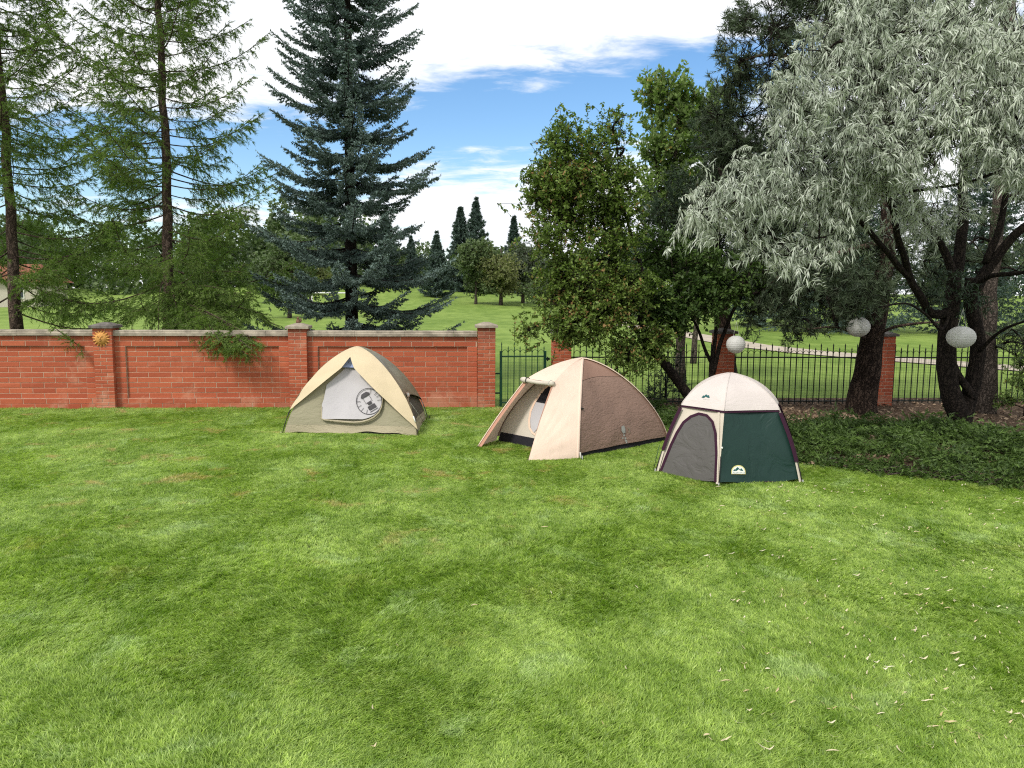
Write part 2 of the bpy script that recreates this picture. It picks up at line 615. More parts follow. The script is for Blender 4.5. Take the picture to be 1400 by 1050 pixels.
# ---- blades: small clumps scattered by geometry nodes
def tuft_mesh(seed, nb, rad, hmean):
    r = np.random.default_rng(seed)
    nc = 46                                        # little shoots of about nine blades each
    ang = r.uniform(0, 2 * PI, nc)
    rr = rad * np.sqrt(r.uniform(0, 1, nc))
    ci_ = r.integers(0, nc, nb)
    bx = (rr * np.cos(ang))[ci_] + r.normal(0, 0.009, nb)
    by = (rr * np.sin(ang))[ci_] + r.normal(0, 0.009, nb)
    ch_ = r.uniform(0.6, 1.35, nc)
    h = hmean * ch_[ci_] * r.uniform(0.6, 1.3, nb)
    la = r.normal(0, 0.9, nc)[ci_] + r.normal(0, 0.6, nb)
    lean = r.uniform(0.2, 1.2, nb)
    wd = r.uniform(0.0024, 0.0046, nb)
    ct_ = r.uniform(0, 1, nc)
    fa = r.uniform(0, 2 * PI, nb)
    sx, sy = np.cos(fa) * wd, np.sin(fa) * wd
    dx, dy = np.cos(la) * lean * h, np.sin(la) * lean * h
    v = np.zeros((nb, 5, 3))
    v[:, 0] = np.stack([bx - sx, by - sy, np.zeros(nb)], 1)
    v[:, 1] = np.stack([bx + sx, by + sy, np.zeros(nb)], 1)
    mx, my, mz = bx + dx * 0.38, by + dy * 0.38, h * 0.62
    v[:, 2] = np.stack([mx + sx * .8, my + sy * .8, mz], 1)
    v[:, 3] = np.stack([mx - sx * .8, my - sy * .8, mz], 1)
    v[:, 4] = np.stack([bx + dx, by + dy, h * 0.95], 1)
    f = []
    base = np.arange(nb)[:, None] * 5
    tri = np.concatenate([base + np.array([[0, 1, 2]]), base + np.array([[0, 2, 3]]), base + np.array([[3, 2, 4]])], 0)
    tone = np.repeat(ct_[ci_] * 0.6 + r.uniform(0, 1, nb) * 0.4, 5)
    me = bpy.data.meshes.new('grass_tuft')
    me.vertices.add(nb * 5)
    me.vertices.foreach_set('co', v.astype(np.float32).ravel())
    me.loops.add(len(tri) * 3)
    me.loops.foreach_set('vertex_index', tri.astype(np.int32).ravel())
    me.polygons.add(len(tri))
    me.polygons.foreach_set('loop_start', np.arange(0, len(tri) * 3, 3, dtype=np.int32))
    at = me.attributes.new('tone', 'FLOAT', 'POINT')
    at.data.foreach_set('value', tone.astype(np.float32))
    me.materials.append(M['blade'])
    me.update(calc_edges=True)
    return me


tuft_col = bpy.data.collections.new('grass_tufts')
for i in range(6):
    tuft_col.objects.link(bpy.data.objects.new('grass_tuft', tuft_mesh(100 + i, 440, 0.17, 0.0275 + 0.003 * (i % 3))))

pts, rots, scl, idx = [], [], [], []
N_T = 19500
cand = rng.uniform(0, 1, (N_T * 2, 3))
cnt = 0
for a_, b_, c_ in cand:
    y = 2.2 + 12.0 * a_ ** 0.92
    half = 0.76 * y + 2.2
    x = (b_ * 2 - 1) * half
    if c_ > (half / 12.8) and y > 5: continue
    if y > bed_limit(x) - 0.05: continue
    if y > 13.82 + 0.075 * (x + 7.3): continue
    pts.append((x, y, 0.0))
    n = mnoise.noise(Vector((x * 0.55, y * 0.55, 1.7))) + 0.5 * mnoise.noise(Vector((x * 1.9, y * 1.9, 7.7)))
    rots.append((0, 0, n * 5.0 + c_ * 1.2))
    hs_ = 0.85 + 0.55 * mnoise.noise(Vector((x * 1.3, y * 1.3, 4.4)))
    scl.append((1, 1, max(0.5, hs_)))
    idx.append(cnt % 6)
    cnt += 1
pm = bpy.data.meshes.new('grass')
pm.from_pydata(pts, [], [])
at = pm.attributes.new('rot', 'FLOAT_VECTOR', 'POINT'); at.data.foreach_set('vector', np.array(rots, np.float32).ravel())
at = pm.attributes.new('scl', 'FLOAT_VECTOR', 'POINT'); at.data.foreach_set('vector', np.array(scl, np.float32).ravel())
at = pm.attributes.new('pick', 'INT', 'POINT'); at.data.foreach_set('value', np.array(idx, np.int32))
grass = bpy.data.objects.new('grass', pm)
COL.objects.link(grass)
setp(grass, 'short mown green lawn grass with worn yellowish patches in front of the tents', 'grass', kind='stuff')
ng = bpy.data.node_groups.new('scatter_grass', 'GeometryNodeTree')
ng.interface.new_socket('Geometry', in_out='INPUT', socket_type='NodeSocketGeometry')
ng.interface.new_socket('Geometry', in_out='OUTPUT', socket_type='NodeSocketGeometry')
gi, go = ng.nodes.new('NodeGroupInput'), ng.nodes.new('NodeGroupOutput')
iop = ng.nodes.new('GeometryNodeInstanceOnPoints')
ci = ng.nodes.new('GeometryNodeCollectionInfo')
ci.inputs['Collection'].default_value = tuft_col
ci.inputs['Separate Children'].default_value = True
iop.inputs['Pick Instance'].default_value = True


def named(nm, typ):
    nd = ng.nodes.new('GeometryNodeInputNamedAttribute')
    nd.data_type = typ
    nd.inputs['Name'].default_value = nm
    return nd.outputs['Attribute']


ng.links.new(gi.outputs[0], iop.inputs['Points'])
ng.links.new(ci.outputs[0], iop.inputs['Instance'])
ng.links.new(named('pick', 'INT'), iop.inputs['Instance Index'])
e2r = ng.nodes.new('FunctionNodeEulerToRotation')
ng.links.new(named('rot', 'FLOAT_VECTOR'), e2r.inputs[0])
ng.links.new(e2r.outputs[0], iop.inputs['Rotation'])
ng.links.new(named('scl', 'FLOAT_VECTOR'), iop.inputs['Scale'])
ng.links.new(iop.outputs[0], go.inputs[0])
md = grass.modifiers.new('scatter', 'NODES')
md.node_group = ng

# fallen willow leaves on the right of the lawn
M['fallen'] = simple_mat('fallen leaves', (0.62, 0.58, 0.42), 0.7, 0.2, 3, col2=(0.42, 0.32, 0.15))
fb = MB()
for k in range(560):
    px = rng.uniform(960, 1440) if k < 500 else rng.uniform(500, 1400)
    py = 668 + (rng.uniform(0, 1) ** 1.7) * 370
    if px < 1000 and rng.uniform() < 0.5: continue
    p = G(px, py)
    L, W = rng.uniform(0.025, 0.075), rng.uniform(0.0022, 0.0045)
    an, cv = rng.uniform(0, PI), rng.uniform(-0.5, 0.5)
    vs = []
    for i in range(5):
        s = i / 4 - 0.5
        x, y = s * L, cv * L * (s * s * 4 - 0.5) * 0.5
        ww = W * (1 - (abs(s) * 2) ** 2) + 0.0008
        zz = 0.038 + 0.012 * math.sin(k) + 0.02 * abs(s) * (1 if k % 3 else -0.3)
        for q in (-ww, ww):
            vs.append((p.x + x * math.cos(an) - (y + q) * math.sin(an), p.y + x * math.sin(an) + (y + q) * math.cos(an), zz + q * 0.4))
    fb.add(vs, [(2 * i, 2 * i + 1, 2 * i + 3, 2 * i + 2) for i in range(4)])
setp(fb.build('fallen_leaves', M['fallen']), 'narrow pale willow leaves fallen on the right half of the lawn', 'leaves', kind='stuff')

# bark chips and dead leaves on the bed
n = 9000
X = rng.uniform(bed_edge[0].x, 15.5, n)
Yl = np.array([bed_limit(float(q)) for q in X])
Yf = 15.4 + 0.06 * X
Y = Yl + (Yf - Yl) * rng.uniform(0.0, 1, n)
vv = np.clip((Y - Yl) / np.maximum(Yf - Yl, 0.01), 0, 1)
Z = 0.02 + 0.06 * np.sin(PI * np.minimum(1, vv * 1.3)) + rng.uniform(0, 0.02, n)
C = np.stack([X, Y, Z], 1)
D = rng.normal(0, 1, (n, 3)); D[:, 2] *= 0.5; D /= np.linalg.norm(D, axis=1)[:, None]
Nn = rng.normal(0, 0.5, (n, 3)); Nn[:, 2] += 1.0
S = np.cross(D, Nn); S /= np.linalg.norm(S, axis=1)[:, None]
L = rng.uniform(0.02, 0.06, n)[:, None]
Wd = rng.uniform(0.010, 0.028, n)[:, None]
V = np.stack([C - D * L, C + S * Wd, C + D * L, C - S * Wd], 1).reshape(-1, 3)
V[:, 2] = np.maximum(V[:, 2], 0.012)
M['litter'] = leaf_mat('leaf litter', (0.10, 0.06, 0.035), (0.42, 0.31, 0.21), trans=0.0, rough=0.9)
setp(np_mesh('leaf_litter', V, np.arange(n * 4).reshape(n, 4), M['litter'], attr=np.repeat(rng.uniform(0, 1, n), 4)),
     'brown bark chips and dead leaves covering the bed by the fence', 'mulch', kind='stuff')

# ================================================================== brick wall
def brick_mat():
    m, t = new_mat('red brick')
    oi = t.n('ShaderNodeObjectInfo')
    geo = t.n('ShaderNodeNewGeometry')
    pos = geo.outputs['Position']
    n1 = t.noise(pos, 35, 5, 0.7)
    c = t.mixc(oi.outputs['Random'], (0.39, 0.090, 0.045), (0.52, 0.138, 0.068))
    c = t.mixc(t.m('MULTIPLY', t.smooth(n1, 0.35, 0.75), 0.35), c, (0.28, 0.07, 0.04))
    # lime bloom: patches of their own shape, strongest on the plinth courses
    sx = t.n('ShaderNodeSeparateXYZ')
    t.put(sx.inputs[0], pos)
    n2 = t.noise(pos, 1.7, 6, 0.65, 0.5)
    low = t.smooth(sx.outputs[2], 0.42, 0.10)
    k = t.m('MULTIPLY', t.smooth(t.m('ADD', n2, t.m('MULTIPLY', low, 0.10)), 0.56, 0.74), 0.55)
    c = t.mixc(k, c, (0.58, 0.30, 0.20))
    n3 = t.noise(pos, 3.1, 4, 0.6)
    hi = t.smooth(sx.outputs[2], 1.1, 1.4)
    c = t.mixc(t.m('MULTIPLY', t.m('MULTIPLY', hi, t.smooth(n3, 0.4, 0.65)), 0.5), c, (0.20, 0.09, 0.065))
    out_principled(t, c, 0.85, t.bump(n1, 0.35, 0.004), 0.2)
    return m


M['brick'] = brick_mat()
M['mortar'] = simple_mat('mortar', (0.58, 0.40, 0.29), 0.95, 0.15, 20, 0.4, 0.004, 0.1)
M['coping'] = simple_mat('coping stone', (0.44, 0.38, 0.30), 0.9, 0.25, 6, 0.3, 0.005, 0.2)
M['cap_dark'] = simple_mat('weathered cap', (0.20, 0.18, 0.165), 0.95, 0.25, 9, 0.4, 0.006, 0.2)
M['dark_iron'] = simple_mat('dark iron', (0.012, 0.02, 0.015), 0.5, 0.2, 12)
M['green_iron'] = simple_mat('green painted iron', (0.010, 0.055, 0.030), 0.45, 0.2, 12)

WX0, WY0 = -7.34, 13.9
WS = 0.08                                    # the wall recedes to the right
WA = math.atan(WS)


def wall_xy(x):
    return Vector((x, WY0 + WS * (x - WX0), 0))


mesh_cache = {}


def brick_mesh(w_, h_, d_, j):
    key = (round(w_, 3), round(h_, 3), round(d_, 3), j)
    if key not in mesh_cache:
        r = random.Random(hash(key) & 0xffff)
        b = MB().bevbox(0, w_, -0.0, d_, 0, h_, 0.0035)
        vs = []
        for (x, y, z) in b.v:
            vs.append((x + r.uniform(-.0012, .0012), y + (r.uniform(-.0015, .0015) if y < d_ else 0), z + r.uniform(-.0012, .0012)))
        b.v = vs
        mesh_cache[key] = b.mesh('brick', M['brick'])
    return mesh_cache[key]


def put_brick(parent, x, y, z, w_, h_, d_, jit=0.0012, rz=0.0):
    o = bpy.data.objects.new('brick', brick_mesh(w_, h_, d_, random.randint(0, 2)))
    COL.objects.link(o)
    o.parent = parent
    o.location = (x, y + random.uniform(-jit, jit), z)
    if rz: o.rotation_euler = (0, 0, rz)
    return o


PIL_H = 1.47
PW = 0.33


def pillar(x, y, rz, label, cap_mat, hgt=PIL_H, pw=PW):
    t = thing('brick_pillar', label, 'brick pillar', (x, y, 0), rz, 'brick pillars along the garden edge')
    h = pw / 2
    MB().box(-h + .005, h - .005, -h + .005, h - .005, -0.1, hgt).build('mortar_core', M['mortar'], t)
    nc = int(round(hgt / 0.067))
    ch = hgt / nc
    g = 0.010
    b2 = pw - 0.21 - g
    for c in range(nc):
        z = c * ch + g / 2
        bh = ch - g
        if c % 2:
            ws = [(-h, 0.21), (-h + 0.21 + g, b2)]
        else:
            ws = [(-h, b2), (-h + b2 + g, 0.21)]
        for (bx, bw) in ws:
            put_brick(t, bx, -h, z, bw, bh, 0.10, 0.0015)
        # end faces: fill behind the front bricks
        L = pw - 0.10 - g
        put_brick(t, -h, -h + 0.10 + g + L, z, L, bh, 0.09, 0.0, -PI / 2)
        put_brick(t, h, -h + 0.10 + g, z, L, bh, 0.09, 0.0, PI / 2)
    # cap: slab with a shallow hipped top
    e = h + 0.045
    b = MB()
    b.add([(-e, -e, hgt), (e, -e, hgt), (e, e, hgt), (-e, e, hgt),
           (-e, -e, hgt + .045), (e, -e, hgt + .045), (e, e, hgt + .045), (-e, e, hgt + .045),
           (-.05, -.05, hgt + .10), (.05, -.05, hgt + .10), (.05, .05, hgt + .10), (-.05, .05, hgt + .10)],
          [(0, 3, 2, 1), (0, 1, 5, 4), (1, 2, 6, 5), (2, 3, 7, 6), (3, 0, 4, 7), (4, 5, 9, 8), (5, 6, 10, 9), (6, 7, 11, 10), (7, 4, 8, 11), (8, 9, 10, 11)])
    b.build('cap', cap_mat, t)
    return t


def wall_section(xa, xb, label):
    """garden wall between two pillars: plinth, recessed panel, frame, coping"""
    pa, pb = wall_xy(xa), wall_xy(xb)
    d = (pb - pa)
    Ltot = d.length
    u = d.normalized()
    base = pa + u * (PW / 2 + 0.002)
    L = Ltot - PW - 0.004
    t = thing('brick_wall', label, 'brick wall', base, WA, 'brick wall sections between the pillars')
    # mortar backing: panel plane at y=+0.05, frame plane at y=+0.012
    H = 1.33
    mb = MB()
    mb.box(0, L, 0.049, 0.20, -0.1, H)
    mb.box(0, L, 0.0075, 0.0488, -0.1, 0.19)
    mb.box(0, L, 0.011, 0.0488, 1.14, H)
    mb.box(0, 0.185, 0.011, 0.0488, 0.19, 1.14)
    mb.box(L - 0.185, L, 0.011, 0.0488, 0.19, 1.14)
    mb.build('mortar_backing', M['mortar'], t)
    g = 0.011
    def course(z, hh, x0, x1, y, off, bl=0.40):
        x = x0 - off
        while x < x1 - 0.01:
            a, b = max(x, x0), min(x + bl - g, x1)
            if b - a > 0.03:
                put_brick(t, a, y, z, b - a, hh, 0.05 if y < 0.02 else 0.04, 0.0012)
            x += bl
    # plinth: two big courses; frame top: two courses; panel: ten courses
    course(0.0, 0.093, 0, L, 0.002, 0.0, 0.40)
    course(0.099, 0.088, 0, L, 0.002, 0.2, 0.40)
    for c in range(10):
        z = 0.19 + 0.095 * c + g / 2
        course(z, 0.095 - g, 0.188, L - 0.188, 0.044, 0.2 * (c % 2) + 0.03, 0.40)
        put_brick(t, 0.001, 0.006, z, 0.181, 0.095 - g, 0.05)
        put_brick(t, L - 0.182, 0.006, z, 0.181, 0.095 - g, 0.05)
    course(1.14 + g / 2, 0.095 - g, 0, L, 0.006, 0.1, 0.40)
    course(1.235 + g / 2, 0.095 - g, 0, L, 0.006, 0.3, 0.40)
    # coping stones
    x = 0.0
    k = 0
    while x < L - 0.02:
        ln = [0.86, 0.92, 0.90, 0.84][k % 4]
        b_ = min(x + ln, L)
        if L - b_ < 0.2: b_ = L
        mb = MB()
        z0, z1 = H + 0.004, H + 0.10
        prof = [(-0.045, z0), (-0.045, z0 + 0.05), (-0.03, z0 + 0.062), (-0.03, z1 - 0.01), (-0.02, z1), (0.245, z1), (0.245, z0)]
        vs = [(x + 0.002, p[0], p[1]) for p in prof] + [(b_ - 0.002, p[0], p[1]) for p in prof]
        np_ = len(prof)
        fs = [(i, (i + 1) % np_, np_ + (i + 1) % np_, np_ + i) for i in range(np_)]
        fs = [tuple(reversed(f)) for f in fs]
        fs += [tuple(range(np_)), tuple(range(2 * np_ - 1, np_ - 1, -1))]
        o = mb.add(vs, fs).build('coping_stone', M['coping'], t)
        o.location.z = random.uniform(-0.002, 0.002)
        x = b_
        k += 1
    return t


PX = [-10.76, -7.34, -3.93, -0.49]
wall_section(PX[0], PX[1], 'red brick wall section left of the pillar with the sun ornament')
wall_section(PX[1], PX[2], 'red brick wall section with a green larch branch hanging over it')
wall_section(PX[2], PX[3], 'red brick wall section directly behind the leftmost tent')
lab = [None, 'brick pillar with dark weathered cap that carries the terracotta sun',
       'brick pillar with pale stone cap just left of the leftmost tent',
       'brick pillar ending the brick wall beside the green gate']
for k in (1, 2, 3):
    p = wall_xy(PX[k])
    pillar(p.x, p.y - 0.0 + 0.07, WA, lab[k], M['cap_dark'] if k == 1 else M['coping'], PIL_H if k < 3 else 1.50, PW)

# ---- iron fence with pillars
FP = [(-0.49, 14.45), (0.93, 14.62), (4.07, 14.86), (7.24, 15.10), (10.45, 15.32)]
flab = [None, 'brick pillar right of the green gate, half hidden by tree leaves',
        'brick pillar behind the smallest hanging lantern',
        'brick pillar with dark cap beside the thick leaning pine trunk',
        'brick pillar at the far right end of the iron fence']
for k in (1, 2, 3):
    pillar(FP[k][0], FP[k][1] + 0.05, 0.0 if k == 3 else WA, flab[k], M['cap_dark'], 1.40 if k < 3 else 1.36, 0.34 if k < 3 else 0.37)


def picket_mesh(h, mat):
    r = 0.0075
    b = MB().box(-r, r, -r, r, 0.03, h - 0.06)
    b.add([(-r * 1.5, -r * 1.5, h - 0.06), (r * 1.5, -r * 1.5, h - 0.06), (r * 1.5, r * 1.5, h - 0.06), (-r * 1.5, r * 1.5, h - 0.06), (0, 0, h)],
          [(0, 1, 4), (1, 2, 4), (2, 3, 4), (3, 0, 4), (3, 2, 1, 0)])
    return b.mesh('picket', mat)


def hoop_mesh(w_, mat):
    b = MB()
    r = (w_ - 0.015) / 2
    b.tube([(r * math.cos(a) , 0, r * math.sin(a)) for a in np.linspace(0, PI, 9)], 0.005, 4)
    return b.mesh('hoop', mat)


def fence(a, b, label, name='iron_fence', cat='fence', mat=None, h=1.22, posts=False, group=None):
    a, b = Vector((*a, 0)), Vector((*b, 0))
    d = b - a
    L = d.length
    t = thing(name, label, cat, a, math.atan2(d.y, d.x), group)
    n = int(round(L / 0.123))
    sp_ = L / n
    tall, short = picket_mesh(h, mat), picket_mesh(h - 0.075, mat)
    hm = hoop_mesh(sp_, mat)
    rail = h - 0.28
    hoopz = rail + 0.075
    for i in range(n + (1 if posts else 0)):
        x = (i + (0.0 if posts else 0.5)) * sp_
        link('picket', tall if i % 2 == 0 else short, None, t, loc=(x, 0, 0), rot=(random.uniform(-.004, .004), random.uniform(-.006, .006), 0))
    for i in range(n if posts else n - 1):
        x = (i + (0.5 if posts else 1.0)) * sp_
        link('hoop', hm, None, t, loc=(x, 0, hoopz))
    MB().box(-0.01, L + 0.01, -0.012, 0.012, rail - 0.012, rail + 0.012).build('top_rail', mat, t)
    MB().box(-0.01, L + 0.01, -0.012, 0.012, 0.07, 0.094).build('bottom_rail', mat, t)
    # square wire mesh behind the pickets
    wm = MB()
    z = 0.09
    while z < rail:
        wm.tube([(0, 0.014, z), (L, 0.014, z)], 0.0016, 3, False)
        z += 0.05
    x = 0.02
    while x < L:
        wm.tube([(x, 0.0155, 0.09), (x, 0.0155, rail)], 0.0016, 3, False)
        x += 0.05
    setp(wm.build('wire_mesh', mat, t), kind='stuff')
    if posts:
        for xx in (-0.02, L + 0.02):
            MB().box(xx - 0.022, xx + 0.022, -0.022, 0.022, 0.0, rail + 0.10).build('gate_post', mat, t)
        lt = MB().box(L + 0.042, L + 0.11, -0.01, 0.01, rail - 0.07, rail - 0.03).box(L + 0.06, L + 0.075, -0.04, 0.03, rail - 0.09, rail - 0.01)
        lt.build('latch', M['dark_iron'], t)
        for zz in (0.25, 0.62):
            MB().box(-0.13, -0.042, -0.008, 0.008, zz, zz + 0.03).build('hinge', mat, t)
    return t


def between(p, q, ra, rb):
    a, b = Vector(p), Vector(q)
    u = (b - a).normalized()
    return tuple(a + u * ra), tuple(b - u * rb)


a, b = between(FP[0], FP[1], 0.30, 0.33)
fence(a, b, 'green iron garden gate with hoops between brick wall and tree', 'garden_gate', 'gate', M['green_iron'], 1.24, True)
fg = 'iron fence panels between the brick pillars'
a, b = between(FP[1], FP[2], 0.18, 0.18)
fence(a, b, 'black iron picket fence panel behind the brown and cream tent', mat=M['dark_iron'], group=fg)
a, b = between(FP[2], FP[3], 0.18, 0.20)
fence(a, b, 'black iron picket fence panel behind the green and white tent', mat=M['dark_iron'], group=fg)
a, b = between(FP[3], FP[4], 0.20, 0.18)
fence(a, b, 'black iron picket fence panel at far right behind the silver tree trunk', mat=M['dark_iron'], group=fg)

# ---- terracotta sun on the first pillar
M['terracotta'] = simple_mat('ochre terracotta', (0.70, 0.35, 0.10), 0.8, 0.15, 25, 0.3, 0.003)
p = wall_xy(PX[1])
tc0 = Vector((p.x, p.y + 0.07 - PW / 2 - 0.012, 1.285))
st = thing('sun_ornament', 'ochre terracotta sun face with pointed rays hung on brick pillar', 'wall ornament', tc0, WA)
fm = MB()
RR = 0.105
rings = [(0.0, -0.045), (0.03, -0.043), (0.06, -0.036), (0.088, -0.022), (0.105, -0.004), (0.105, 0.010)]
vs, fs = [(0, rings[0][1], 0)], []
ns = 32
for r_, y_ in rings[1:]:
    for k in range(ns):
        an = 2 * PI * k / ns
        vs.append((r_ * math.cos(an), y_, r_ * math.sin(an)))
for k in range(ns):
    fs.append((0, 1 + k, 1 + (k + 1) % ns))
for q in range(len(rings) - 2):
    for k in range(ns):
        a_, b_ = 1 + q * ns + k, 1 + q * ns + (k + 1) % ns
        fs.append((a_, a_ + ns, b_ + ns, b_))
fm.add(vs, fs).build('face', M['terracotta'], st, True)
rm = MB().add([(-0.024, 0.006, 0.098), (0.024, 0.006, 0.098), (0.004, 0.004, 0.166), (0, -0.016, 0.098)], [(0, 3, 2), (3, 1, 2), (0, 2, 1), (0, 1, 3)]).mesh('ray', M['terracotta'])
for k in range(16):
    link('ray', rm, None, st, rot=(0, 2 * PI * k / 16 + 0.05, 0))
MB().tube([(0, -0.046, 0.03), (0, -0.056, 0.005), (0, -0.060, -0.010)], [0.006, 0.009, 0.012], 6).build('nose', M['terracotta'], st, True)
M['dark_clay'] = simple_mat('dark clay', (0.12, 0.05, 0.02), 0.8)
MB().tube([(-0.022, -0.044, -0.036), (-0.01, -0.048, -0.043), (0.0, -0.049, -0.045), (0.01, -0.048, -0.043), (0.022, -0.044, -0.036)], [0.002, 0.005, 0.006, 0.005, 0.002], 6).build('mouth', M['dark_clay'], st)
for s in (-1, 1):
    MB().tube([(s * 0.045, -0.038, 0.022), (s * 0.033, -0.043, 0.027), (s * 0.02, -0.045, 0.022)], [0.002, 0.004, 0.002], 6).build('eye', M['dark_clay'], st)
    MB().tube([(s * 0.055, -0.036, 0.035), (s * 0.035, -0.042, 0.045), (s * 0.012, -0.046, 0.034)], [0.003, 0.006, 0.004], 6).build('eyebrow', M['terracotta'], st)

# ---- small brown figure standing on the second pillar
p = wall_xy(PX[2])
M['brown_clay'] = simple_mat('brown clay', (0.24, 0.13, 0.085), 0.8, 0.25, 30, 0.4, 0.004)
cb = Vector((p.x - 0.01, p.y + 0.07, PIL_H + 0.098))
ct = thing('clay_figurine', 'tiny brown clay animal figure sitting on top of the brick pillar', 'figurine', cb, 0.0)
MB().tube([(0, 0, 0), (0, 0, .02), (.003, 0, .05), (.004, 0, .075)], [.034, .042, .034, .018], 10).build('body', M['brown_clay'], ct, True)
MB().tube([(-.012, -.01, .072), (.0, -.012, .09), (.012, -.022, .10)], [.012, .024, .012], 8).build('head', M['brown_clay'], ct, True)
MB().tube([(.035, .01, .01), (.052, .01, .04), (.045, .01, .075), (.056, .01, .088)], [.010, .016, .014, .004], 7).build('tail', M['brown_clay'], ct, True)
for s in (-1, 1):
    MB().tube([(s * .012, -.008, .105), (s * .015, -.008, .122)], [.006, .001], 5).build('ear', M['brown_clay'], ct)
# ================================================================== tents
def fabric(name, col, wr=0.25, wscale=7.0, stretch=(1, 1, 1), rough=0.75, trans=0.0, dist=0.012, fine=0.15, col2=None, sheen=0.3, rk=0.35):
    m, t = new_mat(name)
    tcn = t.n('ShaderNodeNewGeometry')
    mp = t.n('ShaderNodeMapping')
    mp.inputs['Scale'].default_value = stretch
    t.put(mp.inputs[0], tcn.outputs['Position'])
    n1 = t.noise(mp.outputs[0], wscale, 4, 0.55, 0.8)
    rid = t.m('SUBTRACT', 1.0, t.m('MULTIPLY', t.m('ABSOLUTE', t.m('SUBTRACT', n1, 0.5)), 6.0), clamp=True)
    n2 = t.noise(tcn.outputs['Position'], 2.5, 3, 0.5)
    h = t.m('ADD', t.m('MULTIPLY', rid, rk), n1)
    c = t.mixc(t.smooth(n2, 0.3, 0.7), col2 if col2 else tuple(q * 0.92 for q in col), col)
    bp = t.bump(h, wr, dist)
    b = t.n('ShaderNodeBsdfPrincipled')
    t.put(b.inputs['Base Color'], c)
    b.inputs['Roughness'].default_value = rough
    b.inputs['Specular IOR Level'].default_value = 0.3
    t.put(b.inputs['Normal'], bp)
    o = t.n('ShaderNodeOutputMaterial')
    if trans:
        tr = t.n('ShaderNodeBsdfTranslucent')
        t.put(tr.inputs[0], c)
        mx = t.n('ShaderNodeMixShader')
        mx.inputs[0].default_value = trans
        t.put(mx.inputs[1], b.outputs[0])
        t.put(mx.inputs[2], tr.outputs[0])
        t.put(o.inputs[0], mx.outputs[0])
    else:
        t.put(o.inputs[0], b.outputs[0])
    return m


M['fly_cream'] = fabric('cream rainfly', (0.68, 0.56, 0.37), 0.5, 4, trans=0.12, dist=0.02, rk=0.0)
M['fly_khaki'] = fabric('khaki rainfly', (0.22, 0.20, 0.135), 0.6, 9, (1, 1, 0.5), 0.45)
M['body_khaki'] = fabric('khaki tent wall', (0.31, 0.285, 0.19), 0.9, 6, (1, 1, 2.2), dist=0.02, rk=0.0)
M['body_tan'] = fabric('tan floor edge', (0.40, 0.35, 0.24), 0.8, 9, (1, 1, 3))
M['door_grey'] = fabric('pale grey door', (0.47, 0.45, 0.46), 0.4, 5)
M['mesh_dark'] = fabric('dark mesh', (0.11, 0.095, 0.075), 0.6, 9, (1, 1, 2))
M['black_cloth'] = fabric('black tub and shade cloth', (0.012, 0.011, 0.016), 0.5, 8)
M['peach'] = fabric('peach cream fabric', (0.80, 0.62, 0.50), 0.5, 5, (1.6, 1.6, 0.7), trans=0.1, dist=0.02, rk=0.0)
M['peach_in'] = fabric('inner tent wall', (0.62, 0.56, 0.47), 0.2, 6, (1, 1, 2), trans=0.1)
M['brown'] = fabric('brown puckered fabric', (0.25, 0.160, 0.122), 0.75, 12, (1.0, 1.0, 2.8), 0.55, dist=0.02, rk=0.0)
M['brown_top'] = fabric('brown smooth fabric', (0.275, 0.165, 0.122), 0.25, 6, rough=0.6)
M['rust'] = fabric('rust edging', (0.52, 0.27, 0.19), 0.2, 9)
M['pink_trim'] = fabric('pale trim', (0.75, 0.55, 0.42), 0.1, 9)
M['cap_white'] = fabric('white cap fabric', (0.68, 0.61, 0.575), 0.7, 5, (0.7, 0.7, 2.6), trans=0.1, dist=0.02, rk=0.0)
M['panel_cream'] = fabric('cream panel', (0.60, 0.53, 0.44), 0.2, 6)
M['forest'] = fabric('forest green fabric', (0.009, 0.034, 0.027), 0.7, 3.2, (1.4, 1.4, 0.8), 0.5, dist=0.03, rk=0.12)
M['purple'] = fabric('purple binding', (0.036, 0.008, 0.024), 0.2, 9, rough=0.9)
M['grey_mesh'] = fabric('grey door cloth', (0.10, 0.093, 0.088), 0.7, 4, (1, 1, 1.6), 0.6, dist=0.03, rk=0.12)
M['print_grey'] = simple_mat('dark print', (0.07, 0.065, 0.07), 0.8)
M['white_print'] = simple_mat('white print', (0.78, 0.78, 0.72), 0.7, 0.05)
M['cream_print'] = simple_mat('yellow print', (0.62, 0.58, 0.22), 0.7, 0.05)
M['teal_print'] = simple_mat('teal print', (0.015, 0.11, 0.11), 0.7)
M['silver_print'] = simple_mat('grey print', (0.35, 0.36, 0.33), 0.7)
M['pink_print'] = simple_mat('faded pink print', (0.60, 0.42, 0.33), 0.7)
M['blue_vent'] = simple_mat('blue grey vent', (0.34, 0.42, 0.66), 0.8)
M['pole_dark'] = simple_mat('dark pole', (0.03, 0.03, 0.028), 0.4)
M['white_cord'] = simple_mat('white cord', (0.62, 0.60, 0.54), 0.8)
M['metal'] = simple_mat('bare metal', (0.45, 0.45, 0.45), 0.35)


def arc(cen, corner, H, p=1.5, off=0.0):
    """bent tent pole from a corner to the apex; s=0 ground, s=1 top"""
    c, k = Vector(cen), Vector(corner)
    d = k - c
    R = d.length
    u = d.normalized()

    def f(s):
        th = s * PI / 2
        r = max(0.0, math.cos(th)) ** (2 / p)
        z = math.sin(th) ** (2 / p)
        return c + u * ((R + off) * r) + Vector((0, 0, (H + off) * z))
    return f


